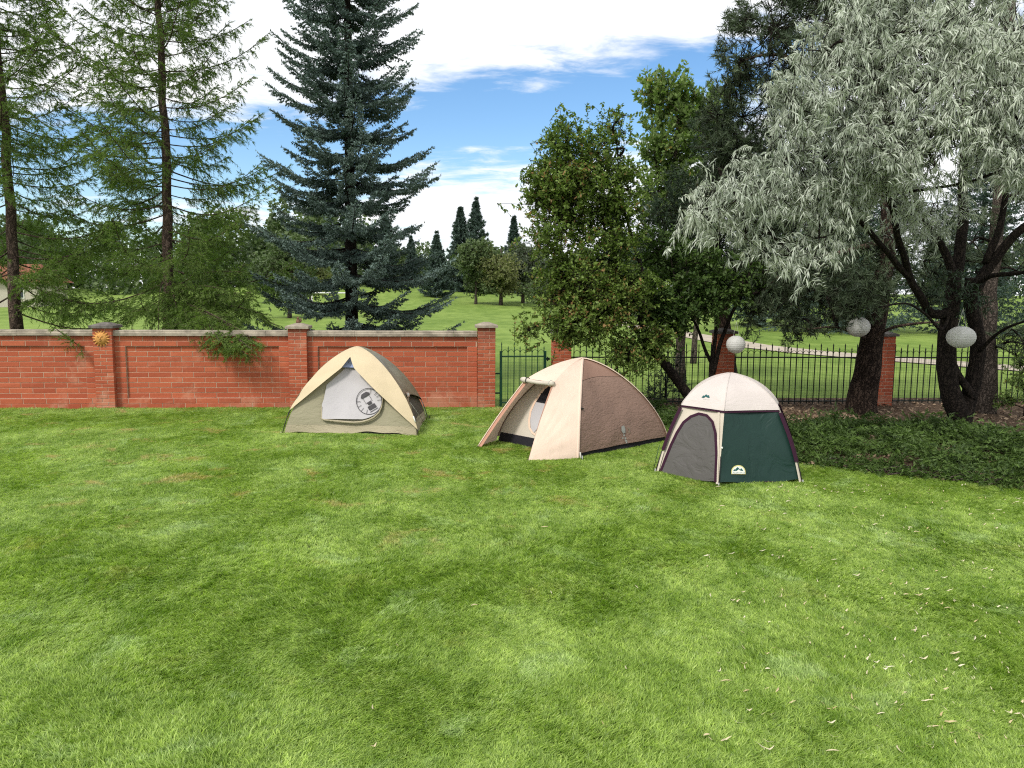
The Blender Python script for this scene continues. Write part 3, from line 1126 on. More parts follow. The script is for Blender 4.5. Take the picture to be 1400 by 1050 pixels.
def ruled(fl, fr, cen, sag=0.0, amp=0.0, fq=3.0, out=0.0):
    """fabric between two poles; pulled inward by sag between them"""
    cen = Vector(cen)

    def S(u, s):
        p = fl(s).lerp(fr(s), u)
        d = Vector((cen.x - p.x, cen.y - p.y, 0))
        if d.length > 1e-4: d.normalize()
        k = 4 * u * (1 - u)
        p = p + d * (sag * k * math.sin(PI * min(1, max(0, s)) ** 0.8)) - d * out
        if amp: p = p + d * amp * mnoise.noise(p * fq) * min(1, 6 * k)
        return p
    return S


def solve(S, px, py, u0=0.5, s0=0.4):
    """surface coordinates seen at a pixel (Newton)"""
    u, s = u0, s0
    for _ in range(25):
        x, y = proj(S(u, s))
        e = 1e-3
        xu, yu = proj(S(u + e, s))
        xs_, ys_ = proj(S(u, s + e))
        a, b, c, d = (xu - x) / e, (xs_ - x) / e, (yu - y) / e, (ys_ - y) / e
        det = a * d - b * c
        if abs(det) < 1e-6: break
        ex, ey = px - x, py - y
        du, ds = (d * ex - b * ey) / det, (-c * ex + a * ey) / det
        u += max(-.2, min(.2, du)); s += max(-.2, min(.2, ds))
        s = max(0.0, min(0.98, s)); u = max(-0.3, min(1.3, u))
        if abs(ex) + abs(ey) < 0.02: break
    return u, s


def on(S, px, py, off=0.01, u0=0.5, s0=0.4):
    u, s = solve(S, px, py, u0, s0)
    e = 0.01
    p = S(u, s)
    n = (S(u + e, s) - p).cross(S(u, s + e) - p).normalized()
    if n.dot(CP - p) < 0: n = -n
    return p + n * off


def poly_on(name, S, pts, mat, parent, off=0.01, **k):
    """flat printed or sewn shape laid on a fabric surface; concave outlines allowed, thickened a little"""
    vs = [on(S, x, y, off, **k) for x, y in pts]
    bm = bmesh.new()
    bv = [bm.verts.new(v) for v in vs]
    es = [bm.edges.new((bv[i], bv[(i + 1) % len(bv)])) for i in range(len(bv))]
    bmesh.ops.triangle_fill(bm, use_beauty=True, edges=es)
    me = bpy.data.meshes.new(name)
    bm.to_mesh(me); bm.free()
    me.materials.append(mat)
    o = bpy.data.objects.new(name, me)
    COL.objects.link(o)
    if parent: world_child(o, parent)
    return o


def strip_on(name, S, pts, wpx, mat, parent, off=0.012, closed=False, sub=3, **k):
    """ribbon following a line of pixels on a surface"""
    P2 = []
    n = len(pts)
    for i in range(n if closed else n - 1):
        a, b = Vector(pts[i]), Vector(pts[(i + 1) % n])
        for q in range(sub): P2.append(a.lerp(b, q / sub))
    if not closed: P2.append(Vector(pts[-1]))
    vs, m_ = [], len(P2)
    for i, p in enumerate(P2):
        a = P2[(i - 1) % m_] if (closed or i) else P2[0]
        b = P2[(i + 1) % m_] if (closed or i < m_ - 1) else P2[-1]
        t_ = (b - a).normalized()
        nn = Vector((-t_.y, t_.x))
        for sg in (-1, 1):
            q = p + nn * sg * wpx / 2
            vs.append(on(S, q.x, q.y, off, **k))
    fs = [(2 * i, 2 * i + 1, 2 * ((i + 1) % m_) + 1, 2 * ((i + 1) % m_)) for i in range(m_ if closed else m_ - 1)]
    me = bpy.data.meshes.new(name)
    me.from_pydata([tuple(v) for v in vs], [], fs)
    me.materials.append(mat)
    o = bpy.data.objects.new(name, me)
    COL.objects.link(o)
    if parent: world_child(o, parent)
    return o


def wtube(name, pts, r, mat, parent, sides=7):
    o = MB().tube(pts, r, sides).build(name, mat, None, True)
    world_child(o, parent)
    return o


# ------------------------------------------------------------------ tent 1: khaki dome with cream fly
FL, FR = G(389, 594), G(570, 597)
dv = (FR - FL)
perp = Vector((-dv.y, dv.x, 0)).normalized()
DEP = 2.0
BR = FR + perp * 1.62 - dv.normalized() * 0.13
BL = FL + perp * 1.62 - dv.normalized() * 0.05
C1 = (FL + FR + BL + BR) / 4
# apex height from the photograph
_, _, _ = P(484, 472.5, C1.y)
H1 = P(484, 473, C1.y).z
C1.x += 0.5 * (P(486, 473, C1.y).x - C1.x)
t1 = thing('dome_tent', 'khaki dome tent with cream rainfly and pale round-cornered door, leftmost of the three tents', 'tent', C1, 0, 'tents pitched on the lawn')
a1 = {k: arc(C1, c, H1 - 0.05) for k, c in (('FL', FL), ('FR', FR), ('BL', BL), ('BR', BR))}
f1 = {k: arc(C1, c, H1 - 0.04, off=0.04) for k, c in (('FL', FL), ('FR', FR), ('BL', BL), ('BR', BR))}
S_front = ruled(a1['FL'], a1['FR'], C1, 0.12, 0.03, 3)
S_right = ruled(a1['FR'], a1['BR'], C1, 0.10, 0.03, 3)
S_left = ruled(a1['BL'], a1['FL'], C1, 0.10, 0.03, 3)
S_back = ruled(a1['BR'], a1['BL'], C1, 0.10, 0.03, 3)
s_lo = 0.13


def hem(u, k=1.0):
    """floor edge hangs a little unevenly"""
    return max(0.0, 0.050 + 0.016 * math.sin(u * 9 + k) + 0.010 * math.sin(u * 23) - 0.05 * abs(2 * u - 1) ** 4)


grid('tent_wall', lambda u, v: S_front(u, s_lo + (1 - s_lo) * v * 0.97), 26, 22, M['body_khaki'], t1)
grid('floor_edge', lambda u, v: S_front(u, hem(u) + (s_lo - hem(u)) * v) - perp * 0.004, 40, 4, M['body_tan'], t1)
for nm, S in (('R', S_right), ('L', S_left), ('B', S_back)):
    grid('tent_wall', lambda u, v, S=S: S(u, s_lo + (1 - s_lo) * v * 0.97), 18, 16, M['mesh_dark'] if nm == 'R' else M['body_khaki'], t1)
    grid('floor_edge', lambda u, v, S=S: S(u, s_lo * v), 18, 3, M['body_tan'], t1)
grid('tub_or_shade_skirt', lambda u, v: S_front(0.01 + 0.98 * u, 0.11 * v) + perp * 0.03, 16, 2, M['black_cloth'], t1)  # black skirt added behind the front hem as painted contact shade
# tan triangular bits at the right side wall
poly_on('corner_patch', S_right, [(570, 596), (568, 578), (573, 572), (579, 566), (580, 569), (574, 580)], M['body_tan'], t1, 0.008, u0=0.3, s0=0.1)

# front panel of the fly: everything above an upside-down V
Wh = dv.length / 2
zpk, hw, znotch = 0.765 * (H1), 0.10, 0.89 * H1


def f_front_base(u, s):
    p = f1['FL'](s).lerp(f1['FR'](s), u)
    k = 4 * u * (1 - u)
    th = math.sin(PI * s) ** 0.7 if 0 < s < 1 else 0
    return p - perp * (0.11 * k * th) + Vector((0, 0, 0))


xdir = dv.normalized()


def v_low(u):
    lo, hi = 0.02, 0.99
    zL = 0.255 * H1
    xL = abs((f1['FL'](0.24) - C1).dot(xdir))
    k = (zpk - zL) / (xL - hw)
    for _ in range(30):
        s = (lo + hi) / 2
        p = f_front_base(u, s)
        X = abs((p - C1).dot(xdir) + 0.03)
        zt = zpk - k * (X - hw) if X > hw else zpk + (znotch - zpk) * (1 - X / hw)
        if p.z < zt: lo = s
        else: hi = s
    return s


vl = {}


def fly_front(u, v):
    key = round(u, 5)
    if key not in vl: vl[key] = v_low(u)
    s = vl[key] + (1 - vl[key]) * v
    p = f_front_base(u, s)
    fold = 0.008 * math.sin((v * 1.0 - abs(2 * u - 1) * 0.5) * 30) * (1 - v) * min(1, v * 6)
    return p + perp * (0.016 * mnoise.noise(p * 3.0) + fold)


def uwarp(u):      # finer columns around the notch
    return u


grid('rainfly_front', fly_front, 72, 18, M['fly_cream'], t1)
# sides and back of the fly with a raised scalloped hem
for (A, B) in (('FR', 'BR'), ('BR', 'BL'), ('BL', 'FL')):
    S = ruled(f1[A], f1[B], C1, 0.05, 0.04, 4.0, 0.0)
    grid('rainfly_side', lambda u, v, S=S: S(u, (0.235 + 0.10 * (4 * u * (1 - u)) ** 0.8) * (1 - v) + v), 24, 18, M['fly_khaki'], t1)
S_frt = ruled(f1['FR'], f1['BR'], C1, 0.05, 0.0)
# emblem on the side of the fly
poly_on('side_emblem', S_frt, [(553.5, 537.5), (556.5, 536), (559, 539), (558.5, 543), (555.5, 543.5)], M['pink_print'], t1, 0.02, u0=0.2, s0=0.3)
poly_on('side_emblem', S_frt, [(554.5, 539), (556.5, 538), (557.5, 540), (557, 542), (555.5, 542)], M['white_print'], t1, 0.026, u0=0.2, s0=0.3)
# vent in the notch
S_b = f_front_base
poly_on('vent', S_front, [(480, 483), (492, 505), (468, 505)], M['blue_vent'], t1, 0.06, s0=0.7)
poly_on('vent_slot', S_front, [(475, 498.5), (477, 497), (480, 497), (482, 498.5), (480, 499.5)], M['print_grey'], t1, 0.066, s0=0.7)

# door: pale panel with one rounded corner
def cr(x, y):          # pixels of the enlarged view -> photograph
    return 370 + x / 5.6, 450 + y / 5.6


door_rows = []
for (y, xl, xr) in [(300, 575, 640), (330, 545, 690), (360, 510, 730), (400, 465, 785), (430, 430, 825), (460, 424, 856), (500, 416, 860), (540, 408, 862), (580, 396, 858),
                    (610, 394, 846), (640, 394, 826), (665, 396, 795), (684, 397, 755), (695, 400, 715)]:
    door_rows.append((cr(xl, y), cr(xr, y)))


def door_f(u, v):
    k = v * (len(door_rows) - 1)
    i = min(int(k), len(door_rows) - 2)
    f = k - i
    L_ = Vector(door_rows[i][0]).lerp(Vector(door_rows[i + 1][0]), f)
    R_ = Vector(door_rows[i][1]).lerp(Vector(door_rows[i + 1][1]), f)
    q = L_.lerp(R_, u)
    return on(S_front, q.x, q.y, 0.020 + 0.03 * v, s0=0.4)


d1 = grid('door', door_f, 14, 13, M['door_grey'], t1)
rim = [cr(*q) for q in [(396, 600), (394, 690), (420, 702), (480, 708), (560, 716), (640, 720), (710, 714), (760, 700), (800, 678), (835, 645), (856, 600), (864, 540), (860, 480)]]
rp = [on(S_front, x, y, 0.045, s0=0.3) for x, y in rim]
wtube('door_rim', rp, [0.005, 0.008, 0.014, 0.016, 0.018, 0.018, 0.018, 0.018, 0.016, 0.014, 0.010, 0.007, 0.005], M['body_tan'], d1)
# round lantern emblem printed on the door
def lp(x, y): return cr(x, y)
em_c, em_r = (760, 560), 98
offd = 0.052
k1 = dict(s0=0.3)
strip_on('emblem_ring', S_front, [lp(em_c[0] + em_r * math.cos(a), em_c[1] + em_r * math.sin(a)) for a in np.linspace(0, 2 * PI, 33)[:-1]], 0.9, M['print_grey'], d1, offd, True, 1, **k1)
R0 = Vector(em_c)
ax = Vector((0.52, 0.85)).normalized()       # the lamp's axis, leaning to the right
sd = Vector((-ax.y, ax.x))


def el_(a, b):           # lamp coordinates -> enlarged pixels
    q = R0 + ax * a + sd * b
    return lp(q.x, q.y)


poly_on('emblem_lamp', S_front, [el_(*q) for q in [(-72, -22), (-72, 22), (-52, 40), (-44, 38), (-44, -36), (-52, -40)]], M['print_grey'], d1, offd, **k1)
strip_on('emblem_lamp', S_front, [el_(*q) for q in [(-44, 27), (4, 27), (4, -27), (-44, -27)]], 0.6, M['print_grey'], d1, offd, True, 2, **k1)
poly_on('emblem_lamp', S_front, [el_(*q) for q in [(6, -18), (6, 18), (24, 16), (24, -16)]], M['print_grey'], d1, offd, **k1)
poly_on('emblem_lamp', S_front, [el_(*q) for q in [(32, -30), (32, 30), (58, 32), (64, 26), (64, -26), (58, -32)]], M['print_grey'], d1, offd, **k1)
strip_on('emblem_lamp', S_front, [el_(*q) for q in [(76, -34), (76, 34)]], 0.8, M['print_grey'], d1, offd, False, 3, **k1)
for an in (-80, -48, -30, -8, 100, 128, 152, 178):
    a = math.radians(an)
    strip_on('emblem_ray', S_front, [lp(em_c[0] + r_ * math.cos(a), em_c[1] + r_ * math.sin(a)) for r_ in (64, 96)], 0.55, M['print_grey'], d1, offd, False, 2, **k1)
# poles, feet, cords
for k in ('FL', 'FR', 'BL', 'BR'):
    wtube('tent_pole', [a1[k](s) + (Vector(a1[k](0)) - C1).normalized() * 0.03 for s in np.linspace(0, 0.95, 16)], 0.0065, M['pole_dark'], t1)
wtube('cord', [f1['BR'](0.26), BR + xdir * 0.05 - perp * 0.10], 0.004, M['white_cord'], t1, 5)
wtube('cord', [S_frt(0.25, 0.30), S_right(0.72, 0.02) + xdir * 0.03], 0.005, M['white_cord'], t1, 5)
wtube('cord', [f1['FL'](0.24), FL - xdir * 0.04], 0.005, M['pole_dark'], t1, 5)
wtube('buckle', [f1['FR'](0.22) - perp * .02, f1['FR'](0.17) - perp * 0.02], 0.010, M['white_print'], t1, 5)
wtube('peg', [BR + xdir * 0.06 + Vector((0, 0, 0.05)), BR + xdir * 0.09 + Vector((0, 0, -0.05))], 0.012, M['pole_dark'], t1, 5)
wtube('peg', [FL - xdir * 0.05 + Vector((0, 0, 0.04)), FL - xdir * 0.07 + Vector((0, 0, -0.05))], 0.006, M['white_cord'], t1, 5)

# ------------------------------------------------------------------ tent 2: brown and cream dome with vestibule
Nn_ = G(790, 629)
Rr = G(913, 604)
dNR = Rr - Nn_
LNR = dNR.length
nu_ = dNR.normalized()
pl = Vector((-nu_.y, nu_.x, 0))            # towards the back-left
Ll = Nn_ + pl * LNR * 0.84
Ff = Rr + pl * LNR * 1.02
C2 = (Nn_ + Rr + Ll + Ff) / 4
apx = P(800, 490, C2.y)
C2 = Vector((C2.x + 0.55 * (apx.x - C2.x), C2.y, 0))
H2 = P(798, 490, C2.y).z
t2 = thing('dome_tent', 'brown and cream dome tent with open vestibule door, middle of the three tents', 'tent', C2, 0, 'tents pitched on the lawn')
a2 = {k: arc(C2, c, H2) for k, c in (('N', Nn_), ('R', Rr), ('L', Ll), ('F', Ff))}
S_nr = ruled(a2['N'], a2['R'], C2, 0.06, 0.02, 4)
S_ln = ruled(a2['L'], a2['N'], C2, 0.06, 0.0)
S_rf = ruled(a2['R'], a2['F'], C2, 0.06, 0.0)
S_fl = ruled(a2['F'], a2['L'], C2, 0.06, 0.0)
zb = 0.085
grid('side_panel', lambda u, v: S_nr(u, zb + (0.625 + 0.02 * math.sin(PI * u) - zb) * v), 40, 30, M['brown'], t2)
grid('roof_panel', lambda u, v: S_nr(u, (0.628 + 0.02 * math.sin(PI * u)) * (1 - v) + v) - (pl * -0.004), 30, 12, M['brown_top'], t2)
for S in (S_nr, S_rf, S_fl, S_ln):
    o = grid('tub_or_shade_skirt', lambda u, v, S=S: (lambda q: Vector((C2.x + (q.x - C2.x) * 0.975, C2.y + (q.y - C2.y) * 0.975, q.z)))(S(u, 0.13 * v)), 16, 3, M['black_cloth'], t2)
grid('back_panel', lambda u, v: S_rf(u, zb + (1 - zb) * v), 20, 20, M['peach'], t2)
grid('side_panel', lambda u, v: S_fl(u, zb + (1 - zb) * v), 20, 20, M['brown'], t2)
# inner wall of the sleeping room, seen through the vestibule
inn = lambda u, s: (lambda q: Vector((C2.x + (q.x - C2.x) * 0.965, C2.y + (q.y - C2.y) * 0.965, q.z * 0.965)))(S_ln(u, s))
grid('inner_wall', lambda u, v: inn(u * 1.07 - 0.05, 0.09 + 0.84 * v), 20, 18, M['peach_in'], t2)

# vestibule
P1, P2 = G(653, 613), G(722, 632)
dd = (Nn_ - Ll)
ddn = dd.normalized()
outn = Vector((-nu_.x, -nu_.y, 0))          # outward from the L-N face


def at_ray(px, py, plane_p, plane_n):
    d = ray(px, py)
    t = (plane_p - CP).dot(plane_n) / d.dot(plane_n)
    return CP + d * t


# door head: lies where the dome face is about 0.25 m inside its foot line
head_pl = (Nn_ + Ll) / 2 - outn * 0.16
HR = at_ray(758, 524, head_pl, outn)
HL = at_ray(720, 519, head_pl, outn)


def bez(a, b, c):
    return lambda t: a * (1 - t) ** 2 + b * (2 * t * (1 - t)) + c * t * t


TOPR = Vector((C2.x, C2.y, H2)) + ddn * 0.02
TOPL = Vector((C2.x, C2.y, H2)) - ddn * 0.02
sh = 0.66
upR = bez(HR, HR + (TOPR - HR) * 0.5 + Vector((0, 0, 0.10)), TOPR)
upL = bez(HL, HL + (TOPL - HL) * 0.5 + Vector((0, 0, 0.10)), TOPL)


def DR(s):
    if s < sh:
        f = s / sh
        p = P2.lerp(HR, f)
        return p + outn * 0.03 * math.sin(PI * f) + Vector((0, 0, 0.015))
    return upR((s - sh) / (1 - sh)) + Vector((0, 0, 0.015))


def DL(s):
    if s < sh:
        f = s / sh
        p = P1.lerp(HL, f)
        return p + outn * 0.03 * math.sin(PI * f) + Vector((0, 0, 0.015))
    return upL((s - sh) / (1 - sh)) + Vector((0, 0, 0.015))


def vest_R(u, v):
    p = DR(v).lerp(a2['N'](0.03 + 0.97 * v), u)
    k = 4 * u * (1 - u)
    # radiating tension folds from the peg
    w_ = 0.022 * math.sin(math.atan2(v * 1.6, u + 0.05) * 24) * k * max(0, 0.55 - v)
    return p + outn * (0.02 * k * math.sin(PI * v) + w_)


def vest_L(u, v):
    p = a2['L'](0.03 + 0.97 * v).lerp(DL(v), u)
    k = 4 * u * (1 - u)
    return p + outn * (0.02 * k * math.sin(PI * v))


grid('vestibule_panel', vest_R, 26, 34, M['peach'], t2)
grid('vestibule_panel', vest_L, 20, 34, M['peach'], t2)
grid('vestibule_roof', lambda u, v: DL(sh + (1 - sh) * v).lerp(DR(sh + (1 - sh) * v), u) + outn * 0.012 * 4 * u * (1 - u) * (1 - v), 12, 14, M['peach'], t2)
# bindings along the door edges
for D, s_, nm in ((DR, -1, 'R'), (DL, 1, 'L')):
    def bd(u, v, D=D, s_=s_):
        p = D(v * sh)
        wv = 0.055 * (0.35 + 0.65 * v) if s_ < 0 else 0.05
        return p + outn * 0.006 + ddn * (s_ * wv * (u - 0.1)) - outn * (0.03 * u)
    grid('door_binding', bd, 3, 20, M['rust'], t2)
wtube('door_hem', [DL(v * sh) + outn * 0.008 for v in np.linspace(0, 1, 14)], 0.008, M['peach'], t2)
# rolled up door on the head
mid = [HL.lerp(HR, q) + outn * 0.045 + Vector((0, 0, -0.012 * math.sin(PI * q))) for q in np.linspace(-0.10, 1.06, 14)]
rr_ = [0.030, 0.042, 0.036, 0.028, 0.030, 0.028, 0.027, 0.029, 0.027, 0.028, 0.030, 0.034, 0.040, 0.030]
wtube('rolled_door', mid, rr_, M['peach_in'], t2, 10)
for q in (0.12, 0.95):
    c = HL.lerp(HR, q) + outn * 0.045
    wtube('tie_loop', [c + (outn * math.cos(a) + Vector((0, 0, 1)) * math.sin(a)) * 0.042 for a in np.linspace(0, 2 * PI, 11)], 0.006, M['pole_dark'] if q < .5 else M['white_cord'], t2, 5)
# details on the inner wall: arched zip, dark window
k2 = dict(u0=0.6, s0=0.4)
c2 = lambda x, y: (700 + x / 7.5, 500 + y / 7.5)
poly_on('window', inn, [c2(*q) for q in [(400, 190), (340, 240), (300, 290), (252, 372), (350, 392), (372, 330)]], M['black_cloth'], t2, 0.012, **k2)
strip_on('arched_zip', inn, [c2(*q) for q in [(400, 185), (330, 245), (280, 310), (230, 390), (195, 470), (180, 560), (185, 640), (215, 690), (250, 715)]], 2.6, M['pink_trim'], t2, 0.012, False, 2, **k2)
poly_on('inner_flap', inn, [c2(*q) for q in [(250, 376), (350, 394), (330, 500), (270, 640), (225, 690), (196, 640), (190, 560), (202, 470)]], M['door_grey'], t2, 0.009, **k2)
# pale seams over the poles
for k, w_, s1 in (('N', 0.018, 1.0), ('R', 0.035, 0.97)):
    def seam(u, v, k=k, w_=w_):
        s = 0.04 + 0.95 * v
        p = a2[k](s)
        e = (Vector(a2[k](0)) - C2).normalized()
        tg = Vector((-e.y, e.x, 0))
        nrm = e * (0.35 + 0.65 * (1 - v)) + Vector((0, 0, v))
        return p + nrm.normalized() * (0.012 * (1 - abs(2 * u - 1)) + 0.003) + tg * ((u - 0.5) * 2 * w_)
    grid('pole_seam', seam, 4, 30, M['peach'], t2)
wtube('clip', [a2['N'](0.42) + nu_ * 0.01 - pl * 0.02, a2['N'](0.42) + nu_ * 0.05 - pl * 0.02 - Vector((0, 0, 0.015))], 0.012, M['pole_dark'], t2, 6)
wtube('clip', [a2['R'](0.34) + nu_ * 0.02, a2['R'](0.34) + nu_ * 0.045 + Vector((0, 0, 0.01))], 0.012, M['pole_dark'], t2, 6)
wtube('peg', [Nn_ - pl * 0.04 + Vector((0, 0, 0.11)), Nn_ - pl * 0.055 + Vector((0, 0, 0.0))], 0.010, M['white_cord'], t2, 6)
wtube('peg', [Nn_ - pl * 0.075 + Vector((0, 0, 0.07)), Nn_ - pl * 0.085 - Vector((0, 0, 0.02))], 0.007, M['metal'], t2, 6)
for q in (P1, P2):
    wtube('peg', [q + Vector((0, 0, 0.035)), q + outn * 0.03 - Vector((0, 0, 0.03))], 0.012, M['pole_dark'], t2, 6)
# faint grey print on the brown side: a lantern-like mark over a short line of letters
k3 = dict(u0=0.6, s0=0.1)
bq = lambda x, y: (830 + x / 17.5, 560 + y / 17.5)
poly_on('side_print', S_nr, [bq(*q) for q in [(325, 405), (385, 385), (415, 450), (420, 560), (365, 580), (325, 510)]], M['silver_print'], t2, 0.016, **k3)
for q in [(370, 600, 410, 640), (335, 670, 375, 700), (400, 670, 440, 720), (410, 735, 465, 770), (430, 775, 465, 810)]:
    poly_on('side_print', S_nr, [bq(q[0], q[1]), bq(q[2], q[1]), bq(q[2], q[3]), bq(q[0], q[3])], M['silver_print'], t2, 0.016, **k3)
strip_on('side_print', S_nr, [bq(470, 430), bq(520, 480), bq(500, 560)], 0.9, M['fly_khaki'], t2, 0.016, False, 2, **k3)

# ------------------------------------------------------------------ tent 3: green, white and purple six-sided tent
A3, B3, D3 = G(899, 646), G(983, 665), G(1094, 661)
ab, bc = B3 - A3, D3 - B3
side = (ab.length + bc.length) / 2
ang0 = math.atan2(bc.y, bc.x)
cdir = Vector((math.cos(ang0 + PI / 3), math.sin(ang0 + PI / 3), 0))
C3 = B3 + cdir * side
H3 = P(992, 512, C3.y).z
t3 = thing('dome_tent', 'six-sided green and white tent with purple trim and grey door, rightmost of the three tents', 'tent', C3, 0, 'tents pitched on the lawn')
hexv = []
for k in range(6):
    an = ang0 + PI / 3 + PI + k * PI / 3
    hexv.append(C3 + Vector((math.cos(an), math.sin(an), 0)) * side)
hexv[5] = A3.copy()
hexv[0] = B3.copy()
hexv[1] = D3.copy()


def arc6(cen, corner, H, off=0.0):
    c, k = Vector(cen), Vector(corner)
    R = (k - c).length
    u = (k - c).normalized()

    def f(s):
        if s < 0.5:
            q = s / 0.5
            r, z = 1 - 0.33 * q + 0.035 * math.sin(PI * q), 0.70 * q
        else:
            q = (s - 0.5) / 0.5
            r = 0.67 * (1 - q) ** 2 + 0.45 * 2 * q * (1 - q)
            z = 0.70 * (1 - q) ** 2 + 0.945 * 2 * q * (1 - q) + 1.0 * q * q
        return c + u * ((R + off) * r) + Vector((0, 0, (H + off) * z))
    return f


a3 = [arc6(C3, h, H3) for h in hexv]
g3 = [arc6(C3, h, H3, 0.022) for h in hexv]
SC = 0.50                                # where the cap begins
mats3 = [M['forest'], M['panel_cream'], M['forest'], M['forest'], M['forest'], M['panel_cream']]
face3 = []
for k in range(6):
    S = ruled(a3[k], a3[(k + 1) % 6], C3, 0.035, 0.02, 3.5)
    face3.append(S)
    grid('side_panel', lambda u, v, S=S: S(u, 0.012 + (SC + 0.04 - 0.012) * v) + Vector((0, 0, 0.03 * max(0, math.sin(u * 7 + 1)) * (1 - v) ** 4)), 20, 16, mats3[k], t3)
    S2 = ruled(g3[k], g3[(k + 1) % 6], C3, 0.012, 0.0)
    grid('cap_panel', lambda u, v, S=S2: S(u, SC - 0.012 + (1 - SC + 0.012) * v), 14, 16, M['cap_white'], t3)
    S3 = ruled(g3[k], g3[(k + 1) % 6], C3, 0.012, 0.0, out=-0.010)
    grid('cap_binding', lambda u, v, S=S3: S(u, SC - 0.026 + 0.022 * v), 10, 1, M['purple'], t3)
# flat top seam ridges on the cap
for k in range(6):
    wtube('cap_seam', [g3[k](s) + Vector((0, 0, 0.002)) for s in np.linspace(SC - 0.01, 0.995, 16)], 0.005, M['cap_white'], t3, 5)
S_door, S_gr = face3[5], face3[0]
dq = lambda x, y: (870 + x / 5, 480 + y / 5)
arch = [(163, 838), (200, 745), (240, 645), (280, 560), (325, 490), (375, 450), (430, 430), (485, 442), (525, 485), (545, 560), (552, 700), (548, 800), (545, 895)]
k4 = dict(u0=0.5, s0=0.2)
archp = [dq(*q) for q in arch]
cxp, cyp = dq(400, 700)
# grey cloth filling the arch, built in rows
rowsd = [(440, 405, 460), (470, 352, 505), (500, 320, 528), (560, 281, 543), (620, 252, 546), (680, 225, 549), (740, 202, 548), (800, 178, 545), (834, 165, 543), (868, 235, 541), (890, 480, 541)]


def door3(u, v):
    k = v * (len(rowsd) - 1)
    i = min(int(k), len(rowsd) - 2)
    f = k - i
    y = rowsd[i][0] * (1 - f) + rowsd[i + 1][0] * f
    xl = rowsd[i][1] * (1 - f) + rowsd[i + 1][1] * f
    xr = rowsd[i][2] * (1 - f) + rowsd[i + 1][2] * f
    q = dq(xl + (xr - xl) * u, y)
    p = on(S_door, q[0], q[1], 0.010, **k4)
    return p


d3 = grid('door', door3, 14, 18, M['grey_mesh'], t3)
strip_on('door_binding', S_door, archp, 3.6, M['purple'], d3, 0.014, False, 3, **k4)
strip_on('pole_sleeve', S_door, [dq(555, 910), dq(562, 700), dq(568, 410)], 3.0, M['panel_cream'], t3, 0.012, False, 4, u0=0.95, s0=0.2)
# purple sleeves over the outer poles, upper half
for k, fs_ in ((5, 1.0), (1, 1.0), (2, 1), (4, 1)):
    def slv(u, v, k=k):
        s = 0.15 + (SC - 0.02 - 0.15) * v if k != 5 else 0.17 + (SC - 0.02 - 0.17) * v
        p = a3[k](s)
        e = (hexv[k] - C3).normalized()
        tg = Vector((-e.y, e.x, 0))
        return p + e * (0.012 + 0.022 * (1 - abs(2 * u - 1))) + tg * ((u - 0.5) * 0.09)
    grid('pole_sleeve', slv, 4, 12, M['purple'], t3)
    def slw(u, v, k=k):
        s = 0.01 + 0.15 * v
        p = a3[k](s)
        e = (hexv[k] - C3).normalized()
        tg = Vector((-e.y, e.x, 0))
        return p + e * (0.006 + 0.014 * (1 - abs(2 * u - 1))) + tg * ((u - 0.5) * 0.06)
    grid('pole_sleeve', slw, 4, 6, M['panel_cream'], t3)
wtube('hem_cord', [on(S_gr, *dq(x, y), 0.012, u0=.5, s0=.02) for x, y in [(575, 926), (660, 918), (770, 905), (900, 893), (1010, 902), (1110, 906)]], 0.006, M['purple'], t3, 5)
for k in (5, 0, 1):
    e = (hexv[k] - C3).normalized()
    wtube('tent_pole', [hexv[k] + e * 0.03, a3[k](0.10) + e * 0.025, a3[k](0.2) + e * 0.02], 0.006, M['pole_dark'], t3, 6)
    wtube('peg', [hexv[k] + e * 0.03 + Vector((0, 0, 0.05)), hexv[k] + e * 0.035 - Vector((0, 0, 0.03))], 0.007, M['metal'], t3, 5)
wtube('cord', [a3[5](0.2) - Vector((0.06, -0.05, 0)), A3 - Vector((0.05, -0.03, 0))], 0.0035, M['green_iron'], t3, 5)
wtube('pole_clip', [a3[0](0.25) - Vector((0, 0.02, 0)), a3[0](0.262) - Vector((0, 0.02, 0))], 0.009, M['white_print'], t3, 6)
# half-round patch with mountains on the green panel
k5 = dict(u0=0.3, s0=0.1)
eq = lambda x, y: (930 + x / 7.5, 530 + y / 7.5)
hc = (591, 868)
out_ = [eq(518, 888)] + [eq(hc[0] + 74 * math.cos(a), hc[1] - 6 + 68 * math.sin(a)) for a in np.linspace(PI, 2 * PI, 13)] + [eq(666, 888)]
ep = poly_on('emblem_patch', S_gr, out_, M['cream_print'], t3, 0.012, **k5)
inn_ = [eq(524, 884)] + [eq(hc[0] + 66 * math.cos(a), hc[1] - 4 + 60 * math.sin(a)) for a in np.linspace(PI, 2 * PI, 13)] + [eq(660, 884)]
poly_on('patch_field', S_gr, inn_, M['white_print'], ep, 0.0145, **k5)
poly_on('emblem_mountain', S_gr, [eq(*q) for q in [(535, 855), (548, 836), (556, 842), (570, 824), (582, 815), (594, 826), (606, 842), (618, 826), (628, 836), (642, 855), (612, 852), (590, 838), (572, 854)]], M['teal_print'], ep, 0.017, **k5)
